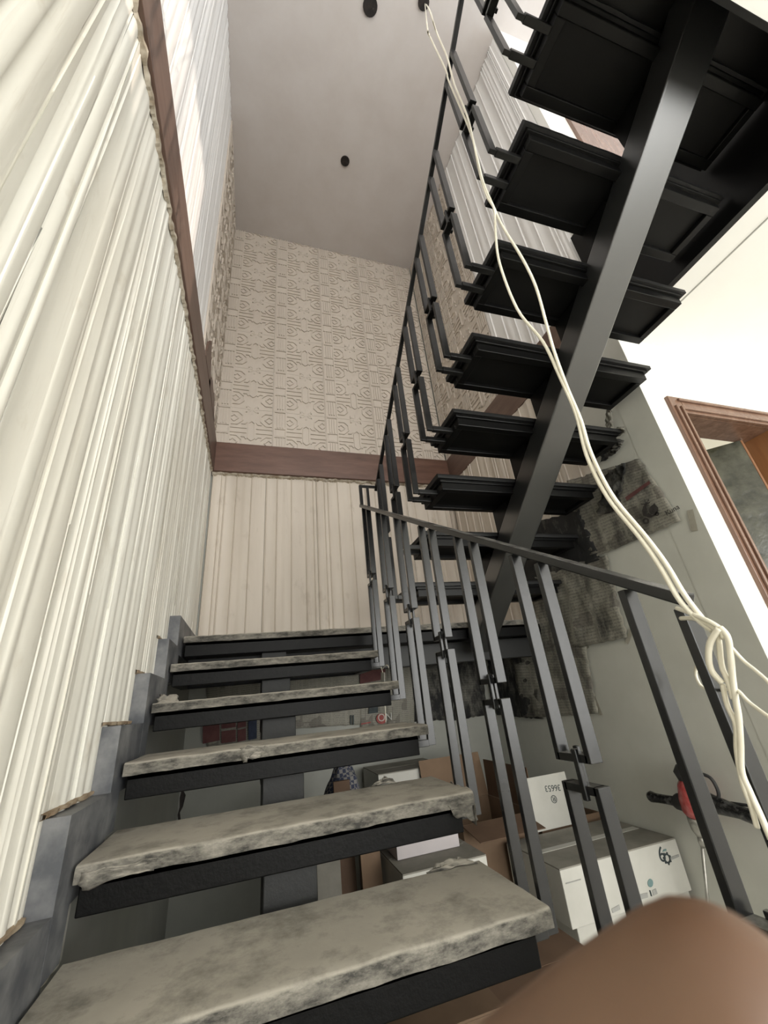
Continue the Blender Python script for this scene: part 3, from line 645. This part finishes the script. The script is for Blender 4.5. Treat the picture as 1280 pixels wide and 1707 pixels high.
cable('tied_cable', knot([(1128, 1014, .02), (1150, 1022, .01), (1180, 1035, 0), (1200, 1048, 0), (1205, 1062, 0), (1203, 1050, .004)]), 0.0034, 'upper short cable end sticking out left of the knot on the newel')
cable('tied_cable', knot([(1135, 1031, .03), (1155, 1031, .015), (1178, 1040, .005), (1198, 1055, .002), (1207, 1065, .002)]), 0.0034, 'lower short cable end sticking out left of the knot on the newel')
cable('tied_cable', knot([(1198, 1048, -.004), (1184, 1070, -.006), (1181, 1095, -.004), (1186, 1118, 0), (1204, 1139, .004)]), 0.0042, 'thick cable loop bulging left below the knot on the newel')
cable('tied_cable', knot([(1200, 1046, .0), (1212, 1060, .0), (1217, 1085, .004), (1221, 1130, .006), (1226, 1165, .008), (1231, 1195, .01), (1234, 1240, .012), (1236, 1285, .015), (1250, 1320, .02), (1268, 1360, .02), (1285, 1400, .02)]), 0.0040, 'long cable tail hanging down the newel from the knot')
cable('tied_cable', knot([(1196, 1050, .004), (1199, 1075, .004), (1203, 1110, .006), (1213, 1135, .006), (1222, 1165, .008)]), 0.0036, 'straight middle cable strand just right of the thick loop')
cable('tied_cable', knot([(1204, 1140, .006), (1212, 1175, .008), (1226, 1208, .01), (1228, 1250, .012), (1236, 1300, .016), (1252, 1345, .02), (1262, 1380, .02)]), 0.0034, 'frayed lower cable strand hanging beside the long tail')
cable('loose_cable', knot([(1218, 1078, .004), (1240, 1102, .01), (1262, 1120, .0), (1285, 1142, -.01), (1320, 1190, -.03)]), 0.0024, 'thin white cable running off to the right, the upper of two')
cable('loose_cable', knot([(1167, 1100, .07), (1160, 1115, .075), (1161, 1130, .075), (1170, 1145, .07), (1186, 1150, .06), (1205, 1150, .04), (1226, 1149, .012), (1250, 1172, .0), (1285, 1198, -.02), (1320, 1225, -.03)]), 0.0024, 'thin white cable looping behind the newel and off right, the lower of two')

# ================================================================ NEWSPAPER ON THE WALLS
def sheet(name, corners, mat, label, seed, nu=22, nv=22, amp=0.012, plane='x', off=0.010, cat='newspaper', group='newspaper sheets taped up against paint'):
    A, B, Cc, D = [Vector(c) for c in corners]      # lower left, lower right, upper right, upper left
    nrm = Vector((-1, 0, 0)) if plane == 'x' else Vector((0, -1, 0))
    def fn(u, v):
        p = A.lerp(B, u).lerp(D.lerp(Cc, u), v); q = Vector((u * 5, v * 5, seed * 2.7))
        e = min(u, 1 - u, v, 1 - v); w = abs(noise.noise(q)) * amp * 2 + abs(noise.noise(q * 3)) * amp * 0.7
        if e < 0.001: p = p + (A + Cc - 2 * p) * 0.02 * noise.noise(q * 4)
        return p + nrm * (off + w)
    o = MB().grid(fn, nu, nv).build(name, mat, smooth=True, solid=0.0012); return tag(o, label, cat, group)
X = XR - 0.002
px = lambda a, b: at_x(a, b, X - 0.016) + Vector((0.010, 0, 0))
s1 = sheet('newspaper_sheet', [px(985, 932), px(1136, 868), px(1066, 764), px(945, 802)], 'news_grey', 'smudged newspaper with a printed scooter, highest on the grey wall', 1, amp=0.003)
sheet('newspaper_sheet', [px(870, 985), px(1002, 932), px(965, 850), px(860, 880)], 'news_black', 'blackened newspaper below the scooter page beside the stringer', 2, amp=0.009, off=0.009)
sheet('newspaper_sheet', [px(898, 1092), px(1047, 1062), px(1012, 925), px(885, 965)], 'news_grey', 'smudged newspaper right of the balusters with a taped lower corner', 3, amp=0.014)
sheet('newspaper_sheet', [px(872, 1196), px(998, 1190), px(978, 1078), px(850, 1075)], 'news_grey', 'newspaper sheet reaching lowest on the grey wall under the landing', 4, amp=0.010)
sheet('newspaper_sheet', [px(828, 1192), px(905, 1199), px(893, 1088), px(812, 1100)], 'news_soot', 'sooty newspaper right of the room corner under the stair landing', 5, amp=0.010, off=0.004)
# curled scraps next to the treads
sheet('paper_scrap', [px(1000, 860), px(1036, 850), px(1048, 772), px(1012, 790)], 'news_soot', 'torn dark paper flap curling left of the scooter page', 6, 10, 10, 0.03, cat='paper')
sheet('paper_scrap', [px(1004, 772), px(1034, 752), px(1043, 735), px(1018, 728)], 'news_soot', 'small dark crumpled scrap between the treads and the grey wall', 7, 10, 10, 0.03, cat='paper')
sheet('paper_scrap', [px(1012, 720), px(1024, 718), px(1022, 682), px(1014, 684)], 'news', 'pale torn paper strip by a tread end on the grey wall', 8, 8, 10, 0.02, cat='paper')
sheet('paper_scrap', [px(1026, 732), px(1044, 722), px(1044, 712), px(1030, 712)], 'news', 'tiny pale paper curl under a tread end', 9, 6, 6, 0.02, cat='paper')
# printed scooter and headline on the scooter page
def on1(a, b, d=0.030): 
    p = at_x(a, b, X - d); return (p.y, p.z)
def ink_poly(pl, name, mat, parent, d=0.030):
    MB().prism([on1(a, b, d) for a, b in pl], 'x', X - d - 0.0008, X - d).build(name, mat, parent)
def scooter():
    q = lambda cx, cy: (1040 + cx * 120 / 1280, 780 + cy * 120 / 1280)
    m = MB(); d = 0.030
    def pl(L): m.prism([on1(*q(*p), d) for p in L], 'x', X - d - 0.0008, X - d)
    def ring(cx, cy, ro, ri, e=1.0):
        n = 14
        for i in range(n):
            a0, a1 = 2 * math.pi * i / n, 2 * math.pi * (i + 1) / n
            pl([(cx + ro * math.cos(a0), cy + e * ro * math.sin(a0)), (cx + ro * math.cos(a1), cy + e * ro * math.sin(a1)), (cx + ri * math.cos(a1), cy + e * ri * math.sin(a1)), (cx + ri * math.cos(a0), cy + e * ri * math.sin(a0))])
    ring(390, 945, 58, 26); ring(585, 815, 40, 16)
    pl([(320, 760), (345, 680), (385, 660), (410, 740), (405, 830), (430, 880), (345, 850)])
    pl([(405, 820), (440, 800), (500, 840), (590, 780), (600, 815), (480, 885), (425, 880)])
    pl([(440, 730), (480, 680), (545, 625), (565, 665), (605, 700), (610, 770), (500, 830), (450, 790)])
    pl([(345, 640), (400, 620), (410, 660), (370, 680)]); pl([(400, 630), (460, 605), (462, 622), (405, 645)]); pl([(300, 630), (350, 640), (345, 655), (300, 648)])
    pl([(418, 575), (436, 553), (446, 575), (430, 592)]); pl([(425, 590), (433, 590), (405, 632), (397, 630)])
    return m
scooter().build('printed_scooter', 'ink_news', s1)
ink_poly([(1042, 829), (1082, 801), (1084, 806), (1045, 835)], 'printed_headline', 'ink_maroon', s1)
pk = at_x(1111, 860, X - 0.031); pk2 = at_x(1130, 849, X - 0.031)
text_mesh('Kuna', 0.036, 'printed_word', 'ink_news', s1, pk, (pk2 - pk), Vector((-1, 0, 0)).cross((pk2 - pk).normalized()))
# tape pieces
def tape(a, b, label, w=0.022):
    p, q = at_x(*a, X - 0.004), at_x(*b, X - 0.004); o = MB().bar(p, q, 0.0012, w, (1, 0, 0)).build('masking_tape', 'tape'); tag(o, label, 'tape', 'masking tape on the grey wall')
tape((1055, 1045), (1044, 1072), 'beige tape strip on the lower right corner of the smudged newspaper')
tape((965, 1092), (980, 1076), 'beige tape strip where two newspaper sheets meet on the grey wall')
tape((990, 1160), (1002, 1192), 'beige tape strip along the edge of the lowest newspaper sheet')
tape((1150, 850), (1158, 885), 'scrap of old tape right of the scooter newspaper', 0.03)
# back wall below the landing
Yb = YBB - 0.004
bx = lambda a, b: at_y(a, b, Yb)
def bsheet(pl, mat, label, seed): return sheet('newspaper_sheet', [bx(*p) for p in pl], mat, label, seed, 14, 14, 0.004, 'y', 0.004)
n1 = bsheet([(478, 1215), (600, 1208), (600, 1110), (478, 1120)], 'news', 'newspaper of classified columns seen between the treads left of the red print', 11)
n2 = bsheet([(600, 1212), (645, 1208), (645, 1105), (600, 1108)], 'news', 'newspaper with red lettering seen past the tread ends', 12)
n3 = bsheet([(645, 1212), (690, 1207), (690, 1100), (645, 1105)], 'news', 'plain grey newspaper right of the red lettering under the landing', 13)
n4 = bsheet([(690, 1203), (755, 1200), (755, 1085), (690, 1090)], 'news_soot', 'sooty newspaper behind the balusters under the landing', 14)
n7 = bsheet([(756, 1201), (812, 1192), (801, 1098), (756, 1094)], 'news_soot', 'blackened newspaper left of the room corner under the landing', 17)
n5 = bsheet([(345, 1262), (436, 1235), (436, 1120), (345, 1130)], 'news', 'newspaper with maroon photo grid left of the stair pedestal', 15)
n6 = bsheet([(555, 1275), (605, 1262), (605, 1250), (555, 1255)], 'news', 'narrow newspaper edge hanging above the checked cloth', 16)
def flat_y(pl, name, mat, parent, d=0.022):
    MB().prism([(at_y(a, b, Yb - d).x, at_y(a, b, Yb - d).z) for a, b in pl], 'y', Yb - d - 0.0008, Yb - d).build(name, mat, parent)
flat_y([(338, 1240), (366, 1234), (366, 1190), (338, 1198)], 'printed_picture', 'ink_maroon', n5)
for (a, b, c, d) in ((369, 393, 1193, 1212), (369, 393, 1216, 1236), (396, 410, 1190, 1211), (396, 410, 1214, 1234)):
    flat_y([(a, d + 3), (b, d), (b, c), (a, c + 3)], 'printed_picture', 'ink_maroon', n5)
flat_y([(414, 1234), (428, 1231), (428, 1190), (414, 1193)], 'printed_stripe', 'ink_blue', n5)
flat_y([(614, 1190), (630, 1188), (630, 1170), (616, 1172)], 'printed_picture', 'ink', n2)
n = 14; flat_y([(636 + 9 * math.cos(2 * math.pi * i / n), 1198 + 9 * math.sin(2 * math.pi * i / n)) for i in range(n)], 'printed_badge', 'ink_red', n2)
flat_y([(602, 1206), (618, 1203), (618, 1205), (602, 1208)], 'printed_line', 'ink_red', n2)
flat_y([(600, 1140), (642, 1132), (642, 1112), (600, 1118)], 'printed_picture', 'ink_maroon', n2)
po = at_y(630, 1203, Yb - 0.026); text_mesh('ON', 0.075, 'printed_word', 'card_white', n2, po, (1, 0, 0), (0, 0, 1))
flat_y([(548, 1127), (552, 1127), (552, 1119), (548, 1119)], 'printed_mark', 'ink', n1)
for a in (584, 588): flat_y([(a, 1208), (a + 2, 1208), (a + 2, 1192), (a, 1192)], 'printed_mark', 'ink', n1)
# leaf-shaped break in the back putty behind the treads
cp = [(-0.40, -0.40), (-0.375, -0.44), (-0.385, -0.50), (-0.40, -0.53), (-0.385, -0.60), (-0.40, -0.60), (-0.412, -0.54), (-0.405, -0.50), (-0.41, -0.45)]
MB().prism([(-0.012 + a, b) for a, b in cp], 'y', YBB - 0.004, YBB + 0.001).build('putty_break', 'hole', wb)

# ================================================================ BOXES UNDER THE STAIR
def carton(name, x0, x1, y0, y1, z0, z1, mats, label, rot=0.0, seam=True, cat='box', group=None):
    cx, cy = (x0 + x1) / 2, (y0 + y1) / 2; t = thing(name, (cx, cy, z0), label, cat, group); t.rotation_euler[2] = rot
    MB().box(x0, x1, y0, y1, z0, z1 - 0.005).build('carton_body', mats[0], t, bevel=0.003)
    ym = (y0 + y1) / 2
    MB().box(x0 + .001, x1 - .001, y0 + .001, ym - .002, z1 - 0.005, z1).build('flap', mats[1], t); MB().box(x0 + .001, x1 - .001, ym + .002, y1 - .001, z1 - 0.005, z1).build('flap', mats[1], t)
    if seam: MB().box(x0 + 0.02, x1 - 0.02, ym - 0.02, ym + 0.02, z1, z1 + 0.0012).build('packing_tape', mats[2], t)
    return t
by0, bz0, bz1 = 1.90, -0.915, -0.722
b1 = carton('cardboard_box', 1.268, 1.930, by0, 2.315, bz0, bz1, ('card_white', 'card_top', 'card_white'), 'white carton with a printed 63 logo against the grey wall, dusty flaps', 0.0)
fyb = by0 - 0.0015
def fpt(a, b): 
    p = at_y(a, b, fyb); return (p.x, fyb, p.z)
def fpoly(pl, name, mat): MB().prism([(at_y(a, b, fyb).x, at_y(a, b, fyb).z) for a, b in pl], 'y', fyb - 0.0008, fyb + 0.001).build(name, mat, b1)
text_mesh('6', 0.080, 'printed_digit', 'ink', b1, fpt(1101, 1438), (1, 0, 0), (0, 0, 1))
pc = at_y(1112, 1431, fyb); m = MB(); nn = 14
for i in range(nn):
    a0, a1 = 2 * math.pi * i / nn, 2 * math.pi * (i + 1) / nn; R1, R2 = 0.019, 0.012
    m.prism([(pc.x + r_ * math.cos(t_), pc.z + r_ * math.sin(t_)) for r_, t_ in ((R2, a0), (R1, a0), (R1, a1), (R2, a1))], 'y', fyb - 0.0008, fyb + 0.001)
    if i % 2 == 0: m.prism([(pc.x + r_ * math.cos(t_), pc.z + r_ * math.sin(t_)) for r_, t_ in ((R1, a0), (R1 + .005, a0 + .1), (R1 + .005, a1 - .1), (R1, a1))], 'y', fyb - 0.0008, fyb + 0.001)
m.build('printed_gear', 'ink', b1)
fpoly([(1118, 1434), (1132, 1428), (1131, 1424), (1117, 1429)], 'printed_line', 'ink_soft'); fpoly([(1104, 1420), (1111, 1418), (1110, 1415), (1106, 1416)], 'printed_line', 'ink_teal')
n = 16; fpoly([(1084 + 4.5 * math.cos(2 * math.pi * i / n), 1472 + 7 * math.sin(2 * math.pi * i / n)) for i in range(n)], 'printed_badge', 'ink_teal')
fpoly([(1082, 1484), (1084, 1484), (1087, 1494), (1085, 1494)], 'printed_mark', 'ink'); fpoly([(1087, 1484), (1093, 1481), (1096, 1490), (1089, 1493)], 'printed_block', 'ink_soft')
fpoly([(1056, 1493), (1079, 1488), (1080, 1496), (1058, 1502)], 'printed_block', 'ink_soft'); fpoly([(1019, 1515), (1032, 1508), (1034, 1516), (1021, 1522)], 'printed_block', 'ink_soft')
fpoly([(1050, 1467), (1053, 1470), (1054, 1463), (1055, 1463), (1054, 1475), (1051, 1475)], 'printed_mark', 'ink')
fpoly([(943, 1472), (968, 1465), (968, 1467), (943, 1474)], 'printed_line', 'ink_soft')
b2 = carton('cardboard_box', 1.30, 1.925, 1.915, 2.33, ZF, bz0, ('card_white', 'card_top', 'card_white'), 'white carton standing on the floor beneath the carton with the 63 logo')
text_mesh('O', 0.16, 'printed_letter', 'ink', b2, (1.2985, 2.16, -1.10), (0, -1, 0), (0, 0, 1)); text_mesh('O', 0.16, 'printed_letter', 'ink', b2, (1.2985, 2.02, -1.10), (0, -1, 0), (0, 0, 1))
b3 = carton('cardboard_box', 0.620, 1.012, 2.045, 2.455, ZF, -0.662, ('card_white', 'card_top', 'card_top'), 'grey white carton under the slim lilac box beside the lowest visible tread')
b4 = thing('slim_box', (0.80, 2.33, -0.66), 'slim lilac white box lying on the grey white carton', 'box')
MB().box(0.650, 0.960, 2.20, 2.45, -0.660, -0.604).build('box_body', 'card_lilac', b4, bevel=0.002); MB().box(0.648, 0.962, 2.198, 2.452, -0.604, -0.599).build('lid', 'card_lilac', b4, bevel=0.001)
b5 = carton('cardboard_box', 0.785, 1.25, 2.925, 3.33, ZF, -0.43, ('card_white', 'card_top', 'card_top'), 'dusty carton standing furthest back under the stair landing', 0.0)
def open_carton(name, x0, x1, y0, y1, z0, z1, label, flaps):
    t = thing(name, ((x0 + x1) / 2, (y0 + y1) / 2, z0), label, 'box'); w = 0.006
    for a in ((x0, x1, y0, y0 + w), (x0, x1, y1 - w, y1), (x0, x0 + w, y0 + w, y1 - w), (x1 - w, x1, y0 + w, y1 - w)): MB().box(*a, z0, z1).build('carton_side', 'card', t)
    MB().box(x0 + w, x1 - w, y0 + w, y1 - w, z0, z0 + w).build('carton_bottom', 'card_dark', t)
    for P, mat in flaps: 
        A, B, Cc, D = [Vector(p) for p in P]; nn_ = (B - A).cross(D - A).normalized() * 0.004
        MB().quadbox([A, B, Cc, D, A + nn_, B + nn_, Cc + nn_, D + nn_]).build('flap', mat, t, bevel=0.001)
    return t
ox0, ox1, oy0, oy1, oz = 1.06, 1.50, 2.36, 2.86, -0.63
b6 = open_carton('open_carton', ox0, ox1, oy0, oy1, ZF, oz, 'open brown carton with raised flaps behind the white cartons',
    [([(ox0, oy1, oz), (ox1, oy1, oz), (ox1, oy1 + 0.05, oz + 0.24), (ox0, oy1 + 0.05, oz + 0.24)], 'card'),
     ([(ox0, oy0, oz), (ox1 - 0.07, oy0, oz), (ox1 - 0.07, oy0 - 0.18, oz - 0.03), (ox0, oy0 - 0.18, oz - 0.03)], 'card_dark'),
     ([(ox1, oy0, oz), (ox1, oy1, oz), (ox1 + 0.004, oy1, oz + 0.2), (ox1 + 0.004, oy0, oz + 0.2)], 'card_dark')])
b7 = open_carton('open_carton', 1.52, 1.92, 2.36, 2.80, ZF, -0.70, 'open white carton with an upright flap printed with upside-down numbers',
    [([(1.455, 2.342, -0.72), (1.75, 2.342, -0.72), (1.73, 2.335, -0.475), (1.445, 2.335, -0.475)], 'card_white')])
pq = at_y(932, 1312, 2.330); text_mesh('36653', 0.042, 'printed_number', 'ink', b7, (pq.x + 0.01, 2.3325, pq.z + 0.01), (-1, 0, 0.08), (0, 0, -1)); 
pq = at_y(926, 1334, 2.330); text_mesh('®', 0.05, 'printed_mark', 'ink', b7, (pq.x + 0.012, 2.3325, pq.z + 0.022), (-1, 0, 0.08), (0, 0, -1))
b8 = carton('cardboard_box', 0.02, 0.70, 1.45, 1.90, ZF, -0.80, ('card', 'card', 'card_dark'), 'brown carton on the floor under the lowest visible tread')
b9 = carton('cardboard_box', 0.725, 1.16, 1.50, 1.86, ZF, -0.86, ('card_white', 'card_dark', 'card_dark'), 'small carton with brown flaps next to the brown carton', 0.0)
# leaning boards behind the pedestal
def plank(x0, x1, y, lean, z1, mat, label):
    P = [(x0, y, ZF), (x1, y, ZF), (x1, y + 0.02, ZF), (x0, y + 0.02, ZF), (x0, y + lean, z1), (x1, y + lean, z1), (x1, y + lean + 0.02, z1), (x0, y + lean + 0.02, z1)]
    tag(MB().quadbox(P).build('leaning_board', mat, bevel=0.002), label, 'board', 'boards leaning under the stair')
plank(0.30, 0.405, 2.20, 0.10, -0.42, 'card_top', 'grey leaning board next to the stair pedestal')
plank(0.415, 0.50, 2.34, 0.10, -0.36, 'card_dark', 'dark leaning board between the grey and the brown one')
plank(0.505, 0.60, 2.22, 0.12, -0.40, 'card', 'brown leaning board next to the grey white carton')
# checked cloth bundle
m = MB()
def cl(u, v):
    th, ph = u * 2 * math.pi, v * math.pi * 0.5; r = 1 + 0.22 * noise.noise(Vector((math.cos(th) * 1.6, math.sin(th) * 1.6, v * 3)))
    return (0.50 + 0.11 * r * math.cos(th) * math.cos(ph), 2.62 + 0.10 * r * math.sin(th) * math.cos(ph), -0.52 + 0.20 * math.sin(ph) * r)
tag(MB().grid(cl, 28, 12).build('cloth_bundle', 'cloth', smooth=True), 'blue checked cloth bundle behind the treads on a stool', 'cloth')
stl = thing('stool', (0.50, 2.62, ZF), 'low wooden stool carrying the checked cloth bundle', 'stool')
MB().box(0.37, 0.63, 2.49, 2.75, -0.55, -0.521).build('seat', 'card_dark', stl, bevel=0.004)
for a in (0.39, 0.59):
    for b in (2.51, 2.71): MB().box(a, a + 0.022, b, b + 0.022, ZF, -0.55).build('leg', 'card_dark', stl)
# string with a paper tag hanging at a tread end
sg = thing('string', tuple(at_x(633, 1104, 0.668)), 'thin white string with paper tag hanging from a tread end', 'string')
MB().tube(smooth_path([at_x(a, b, .665) for a, b in ((633, 1103), (635, 1112), (638, 1122), (641, 1140), (640, 1165), (642, 1180), (643, 1204))]), 0.0018, 6).build('strand', 'cable', sg, smooth=True)
MB().tube(smooth_path([at_x(a, b, .665) for a, b in ((637, 1116), (642, 1110), (646, 1109), (648, 1114))]), 0.0018, 6).build('strand', 'cable', sg, smooth=True)
MB().prism([(at_x(a, b, .66).y, at_x(a, b, .66).z) for a, b in ((635, 1121), (641, 1121), (641, 1138), (635, 1138))], 'x', 0.659, 0.661).build('paper_tag', 'card_white', sg)

# ================================================================ ROTARY HAMMER DRILL
dx = 1.865
dr = thing('rotary_hammer_drill', (dx, 1.70, ZF), 'red and black rotary hammer drill leaning bit down on the grey wall', 'drill')
dp = lambda a, b, o=0.0: at_x(a - 7, b, dx + o)
MB().tube([dp(1158, 1300), dp(1160, 1312), dp(1164, 1335), dp(1168, 1355), dp(1170, 1362)], [0.040, 0.054, 0.058, 0.052, 0.040], 16).build('gear_housing', 'drill_red', dr, smooth=True)
MB().tube([dp(1150, 1276), dp(1153, 1286), dp(1158, 1300)], [0.040, 0.056, 0.046], 16).build('motor_cap', 'drill_rubber', dr, smooth=True)
MB().tube([dp(1170, 1362), dp(1172, 1372), dp(1174, 1385), dp(1176, 1394)], [0.042, 0.040, 0.032, 0.020], 14).build('chuck', 'drill_steel', dr, smooth=True)
MB().tube([dp(1176, 1394), dp(1177, 1404), dp(1178, 1412)], [0.016, 0.015, 0.009], 12).build('bit_holder', 'drill_steel', dr, smooth=True)
pe = dp(1186, 1500); p0 = dp(1177.5, 1410); dz = (ZF + 0.004 - p0.z) / (pe.z - p0.z); MB().tube([p0, p0 + (pe - p0) * dz], 0.0065, 10).build('drill_bit', 'drill_steel', dr, smooth=True)
MB().tube([dp(1090, 1328), dp(1093, 1328), dp(1100, 1330), dp(1118, 1333), dp(1134, 1336)], [0.020, 0.024, 0.020, 0.019, 0.020], 12).build('side_handle', 'drill_black', dr, smooth=True)
MB().tube([dp(1133, 1332), dp(1138, 1336), dp(1146, 1340), dp(1160, 1340)], [0.030, 0.034, 0.03, 0.04], 12).build('handle_collar', 'drill_rubber', dr, smooth=True)
MB().tube([dp(1176, 1332), dp(1195, 1340), dp(1215, 1346), dp(1240, 1354), dp(1262, 1362), dp(1285, 1366)], [0.040, 0.036, 0.030, 0.024, 0.026, 0.02], 12).build('rear_grip', 'drill_black', dr, smooth=True)
MB().tube(smooth_path([dp(1176, 1290), dp(1190, 1296), dp(1200, 1310), dp(1205, 1326), dp(1200, 1340)]), 0.007, 8).build('cable_guard', 'drill_rubber', dr, smooth=True)
MB().tube(smooth_path([dp(1210, 1336, .02), dp(1235, 1340, .02), dp(1262, 1344, .02), dp(1300, 1350, .02)]), 0.006, 8).build('power_cord', 'drill_rubber', dr, smooth=True)

# ================================================================ HAND CLOSE TO THE LENS
def hand():
    root = thing('person', tuple(at_d(900, 2500, 0.05)), 'blurred brown fingertip of a hand held close in front of the camera', 'person')
    m = MB()
    def finger(pts):
        # rounded tapering finger: list of (px, py, distance, radius), the last one is the tip
        P = [(at_d(a, b, d), r) for a, b, d, r in pts]; out = []; rad = []
        for (p, r), (q, r2) in zip(P[:-1], P[1:]):
            for k in range(5): out.append(p.lerp(q, k / 5)); rad.append(r + (r2 - r) * k / 5)
        (p, r), (q, _) = P[-1], P[-2]; d = (p - q).normalized()
        for a in (0, 20, 40, 55, 70, 80, 88): out.append(p + d * r * math.sin(math.radians(a))); rad.append(r * math.cos(math.radians(a)))
        m.tube(out, rad, 20)
    D = 0.036
    # forefinger: its tip crosses the lower right corner of the view
    finger([(330, 2560, 0.058, 0.0110), (560, 2260, 0.048, 0.0102), (800, 2000, 0.041, 0.0094), (1040, 1820, 0.0375, 0.0090), (1205, 1710, D, 0.0087)])
    # middle, ring and little finger folded below the view, thumb from the side of the palm
    finger([(420, 2760, 0.062, 0.0120), (760, 2560, 0.058, 0.0108), (1050, 2420, 0.060, 0.0102), (1120, 2400, 0.076, 0.0095), (980, 2440, 0.086, 0.0085)])
    finger([(440, 3020, 0.066, 0.0118), (800, 2900, 0.062, 0.0104), (1060, 2790, 0.064, 0.0098), (1110, 2760, 0.080, 0.0092), (960, 2800, 0.090, 0.0082)])
    finger([(430, 3300, 0.070, 0.0108), (740, 3230, 0.066, 0.0092), (960, 3140, 0.068, 0.0086), (1000, 3110, 0.082, 0.0080), (880, 3140, 0.090, 0.0072)])
    finger([(60, 3200, 0.066, 0.0150), (-200, 2800, 0.062, 0.0128), (-260, 2480, 0.062, 0.0118), (-180, 2250, 0.064, 0.0102)])
    for a, b in (((330, 2560), (60, 3500)), ((420, 2760), (80, 3550)), ((440, 3020), (100, 3600)), ((430, 3300), (120, 3650)), ((60, 3200), (60, 3600))):
        finger([(b[0], b[1], 0.074, 0.016), ((a[0] + b[0]) / 2, (a[1] + b[1]) / 2, 0.068, 0.0145), (a[0], a[1], 0.062, 0.0125)])
    finger([(0, 4700, 0.085, 0.026), (60, 4000, 0.079, 0.024), (90, 3560, 0.074, 0.022)])
    o = m.build('hand', 'skin', root, smooth=True)
    md = o.modifiers.new('remesh', 'REMESH'); md.mode = 'VOXEL'; md.voxel_size = 0.0011; md.use_smooth_shade = True
    sm = o.modifiers.new('smooth', 'SMOOTH'); sm.factor = 0.5; sm.iterations = 6
hand()
